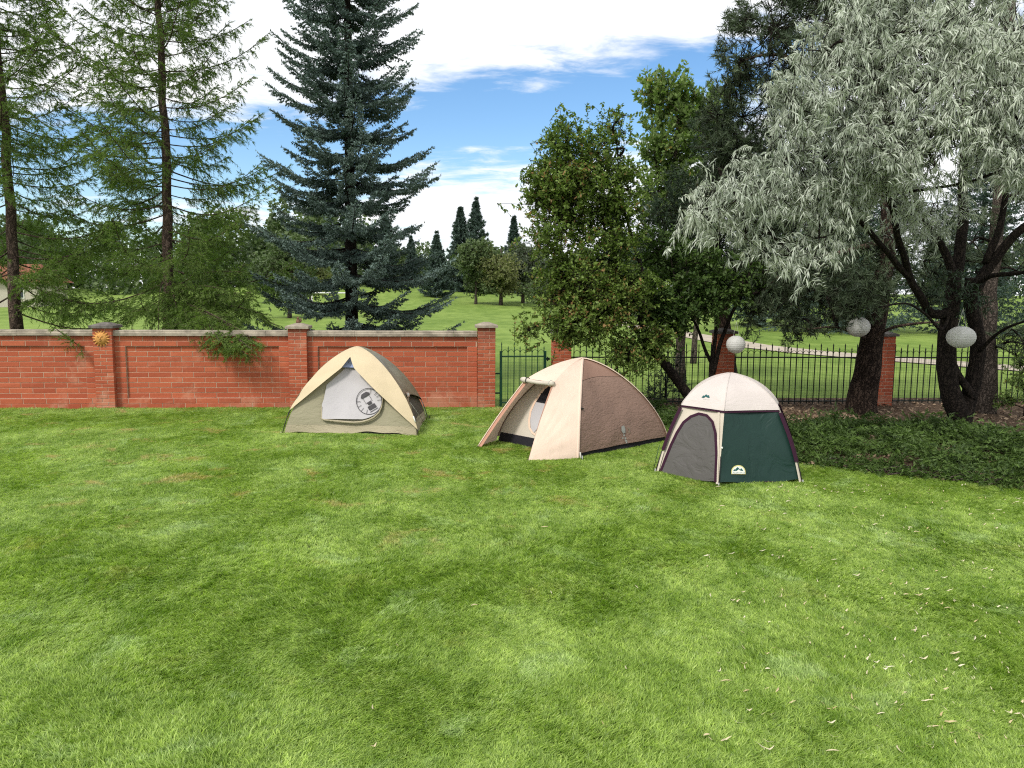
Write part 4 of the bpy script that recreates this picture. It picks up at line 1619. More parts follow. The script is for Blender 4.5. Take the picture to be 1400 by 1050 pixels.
for q in range(9):       # the tiny line of capital letters under the mountains
    x = 535 + q * 14
    hgt_ = (8, 10, 9, 10, 8, 10, 9, 10, 9)[q]
    if q % 3 == 0:
        seg = [(x, 870), (x, 870 + hgt_)], [(x, 870), (x + 8, 870)]
    elif q % 3 == 1:
        seg = [(x, 870), (x, 870 + hgt_)], [(x + 7, 870), (x + 7, 870 + hgt_)]
    else:
        seg = [(x, 870 + hgt_), (x + 4, 870)], [(x + 4, 870), (x + 8, 870 + hgt_)]
    for a_, b_ in seg:
        strip_on('emblem_letter', S_gr, [eq(*a_), eq(*b_)], 0.32, M['teal_print'], ep, 0.017, False, 1, **k5)
# smaller mountain print on the cap
S_cap = ruled(g3[5], g3[0], C3, 0.012, 0.0)
k6 = dict(u0=0.6, s0=0.55)
poly_on('emblem_mountain', S_cap, [eq(*q) for q in [(220, 104), (238, 82), (250, 86), (268, 70), (284, 84), (296, 78), (304, 106), (282, 104), (262, 92), (246, 106)]], M['teal_print'], t3, 0.006, **k6)
for q in range(7):
    x = 236 + q * 10
    strip_on('emblem_letter', S_cap, [eq(x, 116 + q), eq(x + 4, 123 + q)], 0.3, M['silver_print'], t3, 0.006, False, 1, **k6)
# ================================================================== trees and shrubs
def unit(a):
    return a / np.maximum(np.linalg.norm(a, axis=-1, keepdims=True), 1e-9)


def leaves_mesh(name, O, T, Ln, per, L, W, mat, parent, droop=0.0, fwd=0.6, side=0.8, down=0.0, flat=False, r=None, s0=0.0, tone_lo=0.0, tone_spray=0.5, jit=0.0, kind=None, tri=False, curl=0.0, bias=None):
    """leaves along sprays: O origins, T directions, Ln lengths"""
    r = r or rng
    n = len(O)
    k = per
    s = r.uniform(s0, 1, (n, k, 1))
    o = O[:, None, :]
    t = T[:, None, :]
    ln = Ln[:, None, None]
    pos = o + t * ln * s
    pos[..., 2] -= (droop * ln * s * s)[..., 0]
    tan = t * ln
    tan = np.repeat(tan, k, 1)
    tan[..., 2] -= (2 * droop * ln * s)[..., 0]
    tan = unit(tan)
    rd = r.normal(0, 1, (n, k, 3))
    rd = unit(rd - tan * np.sum(rd * tan, -1, keepdims=True))
    d = tan * fwd + rd * side
    d[..., 2] -= down
    d = unit(d)
    if jit: pos = pos + r.normal(0, jit, (n, k, 3))
    nn = r.normal(0, 1, (n, k, 3))
    if flat: nn[..., 2] += 1.6
    sd = unit(np.cross(d, nn))
    LL = L * r.uniform(0.65, 1.25, (n, k, 1))
    WW = W * r.uniform(0.7, 1.2, (n, k, 1)) * 0.5
    tip = pos + d * LL
    if curl: tip[..., 2] -= (curl * LL)[..., 0]
    if tri:
        V = np.stack([pos - sd * WW, pos + sd * WW, tip], 2).reshape(-1, 3)
        m = 3
    else:
        mid = pos + d * LL * 0.45
        V = np.stack([pos, mid + sd * WW, tip, mid - sd * WW], 2).reshape(-1, 3)
        m = 4
    F = np.arange(n * k * m).reshape(-1, m)
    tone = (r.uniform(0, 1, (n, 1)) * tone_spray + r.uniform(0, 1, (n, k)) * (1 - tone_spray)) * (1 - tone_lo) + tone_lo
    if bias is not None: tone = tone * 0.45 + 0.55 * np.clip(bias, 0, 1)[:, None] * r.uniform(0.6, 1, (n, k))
    tone = np.repeat(tone.reshape(-1), m)
    ob = np_mesh(name, V, F, mat, parent, attr=tone)
    if kind: ob['kind'] = kind
    return ob


def twig_tubes(name, A, B, r0, r1, mat, parent, droop=None, kind='stuff'):
    """thin three-sided twigs from A to B, optional sag"""
    n = len(A)
    if n == 0: return
    D = unit(B - A)
    ref = np.tile(np.array([[0.3, 0.2, 0.93]]), (n, 1))
    a = unit(np.cross(D, ref))
    b = np.cross(D, a)
    mid = (A + B) / 2
    if droop is not None: mid[:, 2] += droop
    rows = []
    for p, r_ in ((A, r0), (mid, (r0 + r1) / 2), (B, r1)):
        for q in range(3):
            an = 2 * PI * q / 3
            rows.append(p + (a * math.cos(an) + b * math.sin(an)) * (r_ if np.isscalar(r_) else r_[:, None]))
    V = np.stack(rows, 1).reshape(-1, 3)
    f = []
    for L_ in (0, 3):
        for q in range(3):
            q2 = (q + 1) % 3
            f.append([L_ + q, L_ + q2, L_ + 3 + q2, L_ + 3 + q])
    f = np.array(f)
    F = (np.arange(n)[:, None, None] * 9 + f[None]).reshape(-1, 4)
    ob = np_mesh(name, V, F, mat, parent)
    if kind: ob['kind'] = kind
    return ob


def bend(pts, n=10, wob=0.0, seed=0):
    """smooth curve through points (Catmull-Rom) with a little wobble"""
    pts = [Vector(p) for p in pts]
    e = [pts[0] * 2 - pts[1]] + pts + [pts[-1] * 2 - pts[-2]]
    out = []
    m = len(pts) - 1
    for i in range(m):
        p0, p1, p2, p3 = e[i], e[i + 1], e[i + 2], e[i + 3]
        for q in range(n):
            t = q / n
            out.append(0.5 * ((2 * p1) + (p2 - p0) * t + (2 * p0 - 5 * p1 + 4 * p2 - p3) * t * t + (3 * p1 - p0 - 3 * p2 + p3) * t ** 3))
    out.append(pts[-1])
    if wob:
        out = [p + Vector((mnoise.noise(p * 2 + Vector((seed, 0, 0))), mnoise.noise(p * 2 + Vector((0, seed, 5))), 0)) * wob for p in out]
    return out


def stem(name, pts, r0, r1, mat, parent, sides=10, n=8, wob=0.03, seed=0, flare=0.0):
    c = bend(pts, n, wob, seed)
    m = len(c) - 1
    rad = []
    for i in range(m + 1):
        f = i / m
        r_ = r0 + (r1 - r0) * f ** 0.8
        if flare: r_ *= 1 + flare * math.exp(-f * 14)
        rad.append(r_ * (1 + 0.06 * mnoise.noise(c[i] * 4)))
    o = MB().tube(c, rad, sides).build(name, mat, None, True)
    if parent: world_child(o, parent)
    return c


# ------------------------------------------------------------------ larches
def larch(base, H, Rb, label, seed, lean=(0, 0), extra=None, dens=1.0, az_pref=None, hmax=11.0, group='larches behind the brick wall'):
    r = np.random.default_rng(seed)
    base = Vector(base)
    t = thing('larch_tree', label, 'tree', base, 0, group)
    top = base + Vector((lean[0], lean[1], H))
    tr = stem('trunk', [base - Vector((0, 0, .2)), base.lerp(top, 0.33) + Vector((.05, 0, 0)), base.lerp(top, 0.66) - Vector((.04, 0, 0)), top], 0.135, 0.02, M['larch_bark'], t, 12, 10, 0.04, seed, 0.35)
    O, T, Ln = [], [], []
    A, B = [], []
    h = 0.75
    az_ = r.uniform(0, 6)
    wood = MB()
    specs = []
    while h < min(H * 0.96, hmax):
        az_ += 2.4 + r.normal(0, 0.35)
        f = h / H
        L = Rb * (1 - f) ** 0.5 * r.uniform(0.55, 1.12)
        specs.append((h, az_, L, math.radians(-8 + 52 * f + r.normal(0, 6)), None))
        h += r.uniform(0.04, 0.09) / dens * (1.25 if h < 2.5 else 1.0)
    if extra: specs += extra
    for (h, azz, L, up, tgt) in specs:
        f = h / H
        if tgt is None and h < 4.5 and math.sin(azz) < -0.55 and r.uniform() < 0.7: continue
        if tgt is None and h < 2.2 and r.uniform() < 0.4: continue
        o = base.lerp(top, f)
        o = np.array(o)
        dirh = np.array([math.cos(azz), math.sin(azz), 0])
        d0 = dirh * math.cos(up) + np.array([0, 0, math.sin(up)])
        n = 11
        s = np.linspace(0, 1, n)[:, None]
        if tgt is not None:
            tg = np.array(tgt)
            cur = o + (tg - o) * s
            cur[:, 2] += (0.18 * np.sin(PI * s))[:, 0]
            L = float(np.linalg.norm(tg - o))
        else:
            cur = o + d0 * L * s
            sagv = (0.20 * (1 - f)) * L
            cur[:, 2] += (-sagv * np.sin(PI * s * 0.9) + 0.10 * L * s ** 3)[:, 0]
        side_w = np.array([-d0[1], d0[0], 0])
        cur += side_w * (0.05 * L * np.sin(s * 5 + r.uniform(0, 6)) * s)
        rad = 0.006 + 0.013 * (L / Rb) * (1 - s[:, 0])
        wood.tube([tuple(p) for p in cur], list(rad), 5, False)
        m = int(L / 0.050)
        tv = unit(np.gradient(cur, axis=0))
        for q in range(m):
            ss = 0.20 + 0.8 * (q + r.uniform(0, 1)) / m
            k = ss * (n - 1)
            i = min(int(k), n - 2)
            p = cur[i] + (cur[i + 1] - cur[i]) * (k - i)
            tt = tv[i]
            sg = 1 if q % 2 else -1
            sdv = unit(np.cross(tt, [0, 0, 1])) * sg
            el_a = r.normal(-0.12, 0.25)
            dd_ = unit(sdv * r.uniform(0.6, 1.0) + tt * r.uniform(0.3, 0.9) + np.array([0, 0, el_a]))
            ln = (0.16 + 0.52 * (1 - ss) ** 0.7 * min(1, L / 2.0)) * r.uniform(0.5, 1.2)
            O.append(p); T.append(dd_); Ln.append(ln)
            # secondary
            if ln > 0.25:
                for z in range(2):
                    q2 = r.uniform(0.3, 0.9)
                    O.append(p + dd_ * ln * q2 - np.array([0, 0, 0.12 * ln * q2 * q2]))
                    T.append(unit(dd_ + r.normal(0, 0.55, 3) - np.array([0, 0, 0.3])))
                    Ln.append(ln * r.uniform(0.3, 0.6))
        O.append(cur[-2]); T.append(tv[-1]); Ln.append(0.2)
    o = wood.build('branches', M['larch_bark'], None, True); world_child(o, t); o['kind'] = 'stuff'
    O, T, Ln = np.array(O), np.array(T), np.array(Ln)
    tw_e = O + T * Ln[:, None]; tw_e[:, 2] -= 0.18 * Ln
    sel = r.uniform(0, 1, len(O)) < 0.7
    twig_tubes('twigs', O[sel], tw_e[sel], 0.0035, 0.0015, M['larch_bark'], t, 0.0)
    leaves_mesh('needles', O, T, Ln, 16, 0.078, 0.0145, M['larch'], t, droop=0.32, fwd=0.95, side=0.6, r=r, jit=0.006, kind='stuff', tri=True)
    return t


L2 = P(228, 440, 16.6); L2.z = 0
L1 = P(20, 440, 16.2); L1.z = 0
tipover = P(322, 492, 13.62)
tips = []
for px, py, Y in [(318, 478, 13.7), (334, 488, 13.6), (305, 466, 13.75), (350, 478, 13.7), (292, 458, 14.2), (326, 470, 13.6), (342, 470, 13.65), (312, 486, 13.6), (338, 462, 13.8)]:
    tips.append(tuple(P(px, py, Y)))
ex = [(1.9, 0, 1, 0, tp) for tp in tips]
ex += [(1.5 + .2 * i, 0, 1, 0, tuple(P(px, py, Y))) for i, (px, py, Y) in enumerate([(345, 400, 15.0), (360, 430, 15.4), (300, 395, 14.8), (330, 372, 15.8), (375, 445, 16.0), (250, 455, 14.9), (215, 460, 14.9)])]
larch(L2, 14.0, 3.0, 'tall larch standing behind the wall, with branches drooping over the coping', 21, lean=(0.25, 0), extra=ex)
ex = [(1.6 + .15 * i, 0, 1, 0, tuple(P(px, py, Y))) for i, (px, py, Y) in enumerate([(105, 395, 15.0), (130, 420, 15.3), (80, 370, 14.9), (115, 350, 15.6)])]
larch(L1, 14.5, 2.9, 'tall larch at the left edge of the view, behind the wall', 22, lean=(0.05, 0), extra=ex)


# ------------------------------------------------------------------ spruces
def spruce(base, H, Rb, label, seed, mat, fine=True, hmax=99, z_first=0.45, parent_name='spruce_tree', group=None, cat='tree', pw=0.62, step=0.40, nb=7, needle=(0.040, 0.012), spacing=0.020, bark='spruce_bark', trunk_r=0.17):
    r = np.random.default_rng(seed)
    base = Vector(base)
    t = thing(parent_name, label, cat, base, 0, group)
    c = stem('trunk', [base - Vector((0, 0, .2)), base + Vector((0.02, 0, H * .5)), base + Vector((0, 0, H))], trunk_r, 0.012, M[bark], t, 9, 8, 0.01)
    O, T, Ln = [], [], []
    wood = MB()
    h = z_first
    while h < min(H * 0.985, hmax):
        f = h / H
        Lm = Rb * (1 - f) ** pw
        n_ = nb if f < 0.8 else 5
        a0 = r.uniform(0, 6)
        for k in range(n_ + (1 if fine else 2)):
            main = k < n_
            azz = a0 + 2 * PI * k / n_ + r.normal(0, 0.18)
            L = Lm * (r.uniform(0.68, 1.15) if main else r.uniform(0.35, 0.6))
            hh = h + (r.normal(0, 0.05) if main else r.uniform(0.1, step))
            up = math.radians(-9 + 27 * f ** 1.3 + r.normal(0, 4))
            o = np.array([base.x, base.y, base.z + hh])
            dh = np.array([math.cos(azz), math.sin(azz), 0])
            n = 9
            s = np.linspace(0, 1, n)[:, None]
            cur = o + dh * L * math.cos(up) * s
            cur[:, 2] += (L * math.sin(up) * s + 0.20 * L * s ** 3 - 0.06 * L * np.sin(PI * s))[:, 0]
            if fine: wood.tube([tuple(p) for p in cur], list(0.020 * (L / Rb) * (1 - s[:, 0]) + 0.006), 4, False)
            tv = unit(np.gradient(cur, axis=0))
            sp_ = 0.075 if fine else 0.15 * Rb / 2
            m = max(4, int(L / sp_))
            for q in range(m):
                ss = 0.12 + 0.88 * (q + .5) / m
                kk = ss * (n - 1)
                i = min(int(kk), n - 2)
                p = cur[i] + (cur[i + 1] - cur[i]) * (kk - i)
                tt = tv[i]
                for sg in (-1, 1):
                    sdv = unit(np.cross(tt, [0, 0, 1])) * sg
                    dd_ = unit(sdv * 0.85 + tt * 0.65 + np.array([0, 0, r.normal(-0.22, 0.16)]))
                    ln = ((0.08 + 0.30 * (1 - ss) ** 0.6) if fine else (0.07 + 0.27 * math.sin(PI * min(1, 0.15 + 0.85 * (1 - ss))) ** 0.8)) * min(1.15, 0.35 + L / 2.2) * r.uniform(0.7, 1.15) * (1 if fine else Rb / 2.0)
                    O.append(p); T.append(dd_); Ln.append(ln)
                    if ln > 0.15 and fine:
                        for z in ((-1, 1, -.9, .9) if q % 2 else (-1, 1)):
                            O.append(p + dd_ * ln * (0.3 if abs(z) == 1 else 0.6))
                            sd2 = unit(np.cross(dd_, [0, 0, 1])) * z
                            T.append(unit(sd2 * 0.7 + dd_ * 0.8 + np.array([0, 0, -0.30])))
                            Ln.append(ln * (0.5 if abs(z) == 1 else 0.35))
            O.append(cur[-2]); T.append(unit(cur[-1] - cur[-2])); Ln.append(L / (n - 1) * 1.6)
            O.append(cur[-4]); T.append(unit(cur[-1] - cur[-4])); Ln.append(L / (n - 1) * 3)
        h += step * (1 - 0.35 * f) * r.uniform(0.9, 1.1)
    O.append(np.array([base.x, base.y, base.z + H * 0.96])); T.append(np.array([0, 0, 1.0])); Ln.append(H * 0.05)
    if fine:
        o = wood.build('branches', M[bark], None, True); world_child(o, t); o['kind'] = 'stuff'
    O, T, Ln = np.array(O), np.array(T), np.array(Ln)
    per = 12
    # spread the number of needles with length: split long sprays
    reps = np.maximum(1, np.round(Ln / (spacing * per)).astype(int))
    O2 = np.repeat(O, reps, 0); T2 = np.repeat(T, reps, 0); L2_ = np.repeat(Ln / reps, reps)
    idx_ = np.concatenate([np.arange(q) for q in reps])
    O2 = O2 + T2 * (L2_ * idx_)[:, None]
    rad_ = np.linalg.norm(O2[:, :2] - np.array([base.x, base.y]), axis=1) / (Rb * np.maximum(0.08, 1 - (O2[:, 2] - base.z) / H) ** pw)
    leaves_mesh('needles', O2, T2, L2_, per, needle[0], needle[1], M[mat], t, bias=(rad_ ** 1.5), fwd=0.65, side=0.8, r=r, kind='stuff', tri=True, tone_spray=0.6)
    return t


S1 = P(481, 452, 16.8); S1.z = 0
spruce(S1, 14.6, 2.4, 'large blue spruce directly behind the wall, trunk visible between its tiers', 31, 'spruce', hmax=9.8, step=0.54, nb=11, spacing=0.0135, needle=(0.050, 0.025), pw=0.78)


# ------------------------------------------------------------------ broadleaf and pine crowns from clumps
def fib_dirs(n, r):
    i = np.arange(n) + 0.5
    ph = np.arccos(1 - 2 * i / n)
    th = PI * (1 + 5 ** 0.5) * i + r.uniform(0, 6)
    return np.stack([np.cos(th) * np.sin(ph), np.sin(th) * np.sin(ph), np.cos(ph)], 1)


def crown(t, blobs, limbs, leafmat, barkmat, seed, per=22, spray=(0.25, 0.5), leaf=(0.07, 0.03), droop=0.1, out_w=0.6, up_w=0.25, rnd=0.5, fwd=0.6, side=0.8, down=0.0,
          flat=False, tri=False, limb_r=0.03, shell=0.55, twig_r=0.005, name='leaves', curl=0.0, thin=1.0, jit=0.0, tone_spray=0.5, twig_frac=0.75, maxlimb=2.5, cluster=0.0):
    """blobs: (center, (rx,ry,rz), count). limbs: list of polylines the clumps grow from"""
    r = np.random.default_rng(seed)
    nodes = np.array([tuple(p) for l in limbs for p in l])
    O, T, Ln, A, B = [], [], [], [], []
    wood = MB()
    for (c, rad, cnt) in blobs:
        c = np.array(c, float)
        rad = np.array(rad, float)
        cnt = int(cnt * thin)
        d2 = np.linalg.norm(nodes - c, axis=1) + 0.6 * np.maximum(0, nodes[:, 2] - c[2] + 0.1)
        st_ = nodes[np.argmin(d2)]
        if np.linalg.norm(st_ - c) < maxlimb:
            mid = (st_ + c) / 2 + r.normal(0, 0.08, 3); mid[2] += 0.1
            cur = bend([st_, mid, c], 5)
            wood.tube(cur, list(np.linspace(limb_r, limb_r * 0.45, len(cur))), 5, False)
        nsub = max(4, cnt // 14)
        sub = c + fib_dirs(nsub, r) * rad * r.uniform(0.35, 0.7, (nsub, 1))
        for s_ in sub:
            wood.tube([tuple(c), tuple((c + s_) / 2 + r.normal(0, 0.03, 3)), tuple(s_)], [limb_r * 0.4, limb_r * 0.3, limb_r * 0.2], 4, False)
        dr = unit(r.normal(0, 1, (cnt, 3)))
        rr = shell + (1 - shell) * r.uniform(0, 1, (cnt, 1)) ** 0.7
        inner = r.uniform(0, 1, (cnt, 1)) < 0.22
        rr = np.where(inner, r.uniform(0.2, 0.7, (cnt, 1)), rr)
        # lumpy outline
        lump = np.array([[1 + 0.28 * mnoise.noise(Vector(tuple(q * 2.2 + c))) * 1.5] for q in dr])
        end = c + dr * rad * rr * lump
        if cluster:
            nc_ = max(4, cnt // 11)
            ctr = end[:nc_]
            end = ctr[r.integers(0, nc_, cnt)] + r.normal(0, cluster, (cnt, 3))
        tdir = unit(dr * out_w + np.array([0, 0, up_w]) + r.normal(0, rnd, (cnt, 3)))
        ln = r.uniform(spray[0], spray[1], cnt)
        o = end - tdir * ln[:, None] * 0.6
        O.append(o); T.append(tdir); Ln.append(ln)
        near = np.argmin(np.linalg.norm(sub[None] - o[:, None], axis=2), axis=1)
        A.append(sub[near]); B.append(o)
    O, T, Ln = np.concatenate(O), np.concatenate(T), np.concatenate(Ln)
    A, B = np.concatenate(A), np.concatenate(B)
    o = wood.build('branches', M[barkmat], None, True); world_child(o, t); o['kind'] = 'stuff'
    sel = r.uniform(0, 1, len(A)) < twig_frac
    E = O + T * Ln[:, None]; E[:, 2] -= droop * Ln
    twig_tubes('twigs', np.concatenate([A[sel], O[sel]]), np.concatenate([B[sel], E[sel]]), twig_r, twig_r * 0.5, M[barkmat], t, 0.0)
    leaves_mesh(name, O, T, Ln, per, leaf[0], leaf[1], M[leafmat], t, droop=droop, fwd=fwd, side=side, down=down, flat=flat, r=r, tri=tri, kind='stuff', curl=curl, jit=jit, tone_spray=tone_spray)


def blob(px, py, Y, rpx, rpy, cnt, ry=None):
    """clump centred at a place seen at a pixel, radii given in pixels there"""
    c = P(px, py, Y)
    k = Y / FPX
    return (tuple(c), (rpx * k, (ry if ry else max(rpx, rpy) * k * 0.8), rpy * k), cnt)


# ---- crab apple leaning left behind the middle tent
tA = thing('crab_apple_tree', 'leafy tree with reddish leaves whose crown hangs over the middle tent', 'tree', tuple(Vector((P(965, 560, 13.3).x, 13.3, 0))), 0)
bA = Vector((P(962, 560, 13.3).x, 13.3, 0))
cA = stem('trunk', [bA - Vector((0, 0, .1)), P(944, 545, 13.3), P(915, 505, 13.2), P(893, 478, 13.1), P(878, 440, 13.0)], 0.11, 0.055, M['dark_bark'], tA, 9, 6, 0.02)
l1 = stem('limb', [cA[-14], P(868, 450, 13.0), P(850, 415, 12.9), P(838, 350, 12.9), P(820, 280, 12.9), P(800, 220, 13.0)], 0.05, 0.012, M['dark_bark'], tA, 7, 6, 0.05, 3)
l2 = stem('limb', [cA[-1], P(885, 400, 13.0), P(868, 340, 13.1), P(850, 270, 13.2), P(842, 190, 13.2)], 0.045, 0.010, M['dark_bark'], tA, 7, 6, 0.05, 5)
l3 = stem('limb', [cA[-10], P(850, 462, 12.8), P(810, 440, 12.6), P(775, 400, 12.6), P(760, 330, 12.7)], 0.035, 0.008, M['dark_bark'], tA, 7, 6, 0.05, 9)
crown(tA, [blob(795, 255, 12.9, 52, 60, 190), blob(760, 300, 12.7, 42, 62, 150), blob(840, 270, 13.1, 40, 62, 150), blob(770, 200, 12.9, 24, 28, 55), blob(755, 250, 12.8, 30, 40, 90),
           blob(780, 390, 12.6, 42, 58, 150), blob(780, 428, 12.5, 36, 30, 90), blob(835, 365, 12.9, 42, 50, 120), blob(855, 400, 12.8, 40, 30, 100),
           blob(890, 470, 12.9, 22, 26, 60), blob(858, 480, 12.7, 20, 22, 45), blob(830, 205, 13.1, 26, 38, 28), blob(845, 165, 13.2, 22, 26, 14), blob(815, 440, 12.6, 40, 28, 70), blob(722, 452, 12.5, 12, 10, 12)],
      [cA, l1, l2, l3], 'apple', 'dark_bark', 41, per=22, spray=(0.22, 0.46), leaf=(0.066, 0.036), limb_r=0.028, up_w=0.35, flat=True, thin=2.0, down=0.15, cluster=0.13)

# ---- shrub of two stems between the middle and right tents, dark leaves
tB = thing('small_tree', 'small dark-leaved tree with two slender stems beside the smallest hanging lantern', 'tree', tuple(Vector((P(972, 560, 13.7).x, 13.7, 0))), 0)
bB = Vector((P(970, 560, 13.7).x, 13.7, 0))
c1 = stem('trunk', [bB - Vector((0, 0, .1)), P(972, 520, 13.7), P(976, 470, 13.7), P(978, 420, 13.7), P(972, 350, 13.7)], 0.06, 0.018, M['dark_bark'], tB, 8, 6, 0.03)
c2_ = stem('limb', [c1[7], P(985, 470, 13.7), P(1000, 430, 13.6), P(1018, 395, 13.5), P(1030, 350, 13.4)], 0.05, 0.014, M['dark_bark'], tB, 8, 6, 0.04, 4)
c3_ = stem('limb', [c1[9], P(955, 455, 13.6), P(930, 400, 13.5), P(910, 340, 13.5)], 0.035, 0.01, M['dark_bark'], tB, 8, 6, 0.04, 8)
crown(tB, [blob(925, 415, 13.4, 42, 38, 130), blob(890, 400, 13.5, 30, 42, 90), blob(965, 405, 13.5, 42, 36, 130), blob(1010, 385, 13.6, 40, 34, 110), blob(950, 360, 13.8, 50, 34, 130), blob(910, 440, 13.3, 30, 30, 80), blob(900, 345, 13.9, 36, 40, 110)],
      [c1, c2_, c3_], 'plum', 'dark_bark', 42, per=19, spray=(0.2, 0.42), leaf=(0.08, 0.042), limb_r=0.02, flat=True, thin=1.1, down=0.2)

# ---- poplar behind the fence
tP = thing('poplar_tree', 'light green poplar rising behind the crab apple against the sky', 'tree', tuple(Vector((P(925, 470, 18.0).x, 18.0, 0))), 0)
bP = Vector((P(932, 470, 18).x, 18.0, 0))
c1 = stem('trunk', [bP, P(930, 380, 18), P(925, 250, 18), P(925, 120, 18)], 0.13, 0.02, M['grey_bark'], tP, 8, 6, 0.05)
c2_ = stem('limb', [c1[6], P(905, 300, 18), P(895, 200, 18), P(890, 120, 18)], 0.07, 0.012, M['grey_bark'], tP, 7, 6, 0.05)
c3_ = stem('limb', [c1[5], P(960, 280, 18.2), P(975, 200, 18.2), P(975, 140, 18.2)], 0.07, 0.012, M['grey_bark'], tP, 7, 6, 0.05)
crown(tP, [blob(915, 130, 18, 30, 34, 110), blob(890, 125, 18, 20, 26, 40), blob(945, 160, 18.2, 34, 44, 120), blob(895, 190, 18, 26, 42, 70), blob(925, 210, 18, 40, 46, 150), blob(975, 170, 18.3, 30, 50, 110), blob(900, 265, 18, 34, 42, 110), blob(950, 270, 18, 44, 46, 150)],
      [c1, c2_, c3_], 'poplar', 'grey_bark', 43, per=20, spray=(0.3, 0.6), leaf=(0.11, 0.06), limb_r=0.025, up_w=0.55, flat=False, thin=1.0)

# ---- pines
def pine(name, label, base, trunk_pts, r0, blobs, seed, mat='pine', bark='pine_bark', limbs=(), thin=1.0, group=None, per=26, spray=(0.16, 0.3), leaf=(0.115, 0.0135), flare=0.3, r1=0.05, maxlimb=2.5):
    t = thing(name, label, 'tree', base, 0, group)
    c = stem('trunk', trunk_pts, r0, r1, M[bark], t, 14, 8, 0.03, seed, flare)
    ls = [c]
    for q, (pts, ra, rb) in enumerate(limbs):
        ls.append(stem('limb', pts, ra, rb, M['larch_bark' if bark == 'pine_bark' else bark], t, 7, 7, 0.05, q * 3.0))
    crown(t, blobs, ls, mat, 'dark_bark', seed, per=per, spray=spray, leaf=leaf, droop=0.05, out_w=0.5, up_w=0.35, rnd=0.55, fwd=0.85, side=0.75, tri=True, limb_r=0.03, thin=thin, twig_r=0.006, name='needles', tone_spray=0.7, maxlimb=maxlimb, cluster=0.12)
    return t


Y1 = 13.9
b1 = P(1176, 575, Y1); b1.z = 0
pine('pine_tree', 'thick dark-barked pine with leaning trunk beside the right brick pillar', tuple(b1),
     [b1 - Vector((0, 0, .1)), P(1186, 500, Y1), P(1198, 430, Y1), P(1212, 340, Y1), P(1214, 200, Y1 + .1), P(1190, 80, Y1 + .2), P(1150, -60, Y1 + .3)], 0.265,
     [blob(1060, 40, Y1, 75, 60, 260), blob(1020, 90, Y1 + .2, 62, 52, 200), blob(1120, 10, Y1 + .2, 80, 50, 220), blob(1015, 160, Y1 + .5, 55, 50, 190), blob(1080, 140, Y1 + 1, 60, 60, 200),
      blob(1180, -30, Y1 + .3, 90, 60, 220), blob(1250, 60, Y1 + 1, 80, 90, 230),
      blob(1120, 375, Y1 - .4, 70, 45, 170), blob(1060, 395, Y1 - .3, 50, 40, 130), blob(1180, 385, Y1 - .7, 50, 45, 110), blob(1130, 430, Y1 - .5, 46, 24, 60), blob(1085, 440, Y1 - .3, 36, 20, 50), blob(1030, 425, Y1 - .2, 30, 22, 50),
      blob(1080, 330, Y1 + .5, 70, 60, 300), blob(1160, 310, Y1 + .5, 70, 60, 260), blob(1040, 370, Y1, 60, 40, 220), blob(1140, 400, Y1 - .6, 80, 26, 200), blob(1230, 340, Y1 + .4, 60, 60, 200), blob(1000, 210, Y1 + .8, 50, 50, 170), blob(1060, 230, Y1 + 1.2, 70, 60, 200)],
     51, flare=0.12, r1=0.06,
     limbs=[([P(1183, 462, Y1 - .1), P(1165, 455, Y1 - .5), P(1140, 447, Y1 - .8), P(1105, 450, Y1 - .9)], 0.035, 0.012),
            ([P(1194, 458, Y1 - .1), P(1225, 447, Y1 - .4), P(1270, 441, Y1 - .7), P(1310, 443, Y1 - .9)], 0.035, 0.014),
            ([P(1206, 330, Y1), P(1150, 345, Y1 - .3), P(1090, 360, Y1 - .4), P(1040, 400, Y1 - .4)], 0.06, 0.015),
            ([P(1202, 130, Y1 + .1), P(1130, 100, Y1), P(1060, 75, Y1), P(1010, 85, Y1)], 0.06, 0.015),
            ([P(1180, 50, Y1 + .2), P(1165, 20, Y1 + .2), P(1120, -10, Y1 + .2)], 0.05, 0.015)], thin=1.25, maxlimb=1.6)

Y2 = 14.1
b2 = P(1346, 575, Y2); b2.z = 0
pine('pine_tree', 'grey-brown pine trunk standing right behind the silver tree near the fence', tuple(b2),
     [b2 - Vector((0, 0, .1)), P(1350, 500, Y2), P(1352, 420, Y2), P(1362, 320, Y2), P(1372, 200, Y2), P(1385, -80, Y2)], 0.185,
     [blob(1330, 330, Y2, 60, 40, 90), blob(1390, 370, Y2, 60, 50, 120), blob(1300, 400, Y2, 50, 30, 60), blob(1400, 120, Y2, 90, 90, 220), blob(1440, 260, Y2, 70, 80, 160), blob(1330, 40, Y2 + .5, 90, 70, 200), blob(1400, 470, Y2 - .6, 36, 40, 60), blob(1275, 350, Y2 + .5, 50, 50, 90)],
     52, bark='grey_bark', flare=0.15, r1=0.08, maxlimb=1.5)

# dark pine standing between the crab apple and the leaning pine
Y3 = 15.9
b3 = P(1003, 545, Y3); b3.z = 0
pine('pine_tree', 'dense dark pine between the poplar and the leaning pine, behind the fence', tuple(b3),
     [b3 - Vector((0, 0, .1)), P(985, 400, Y3), P(975, 290, Y3), P(985, 190, Y3)], 0.16,
     [blob(930, 300, Y3, 56, 52, 260), blob(990, 280, Y3, 60, 56, 280), blob(950, 355, Y3, 66, 44, 260), blob(1030, 345, Y3, 60, 50, 220), blob(1000, 225, Y3, 46, 40, 170), blob(900, 350, Y3 - .3, 34, 50, 130), blob(1000, 390, Y3 - .4, 60, 30, 140), blob(985, 180, Y3, 30, 40, 80)],
     53, mat='dark_pine', thin=1.35, maxlimb=2.0)

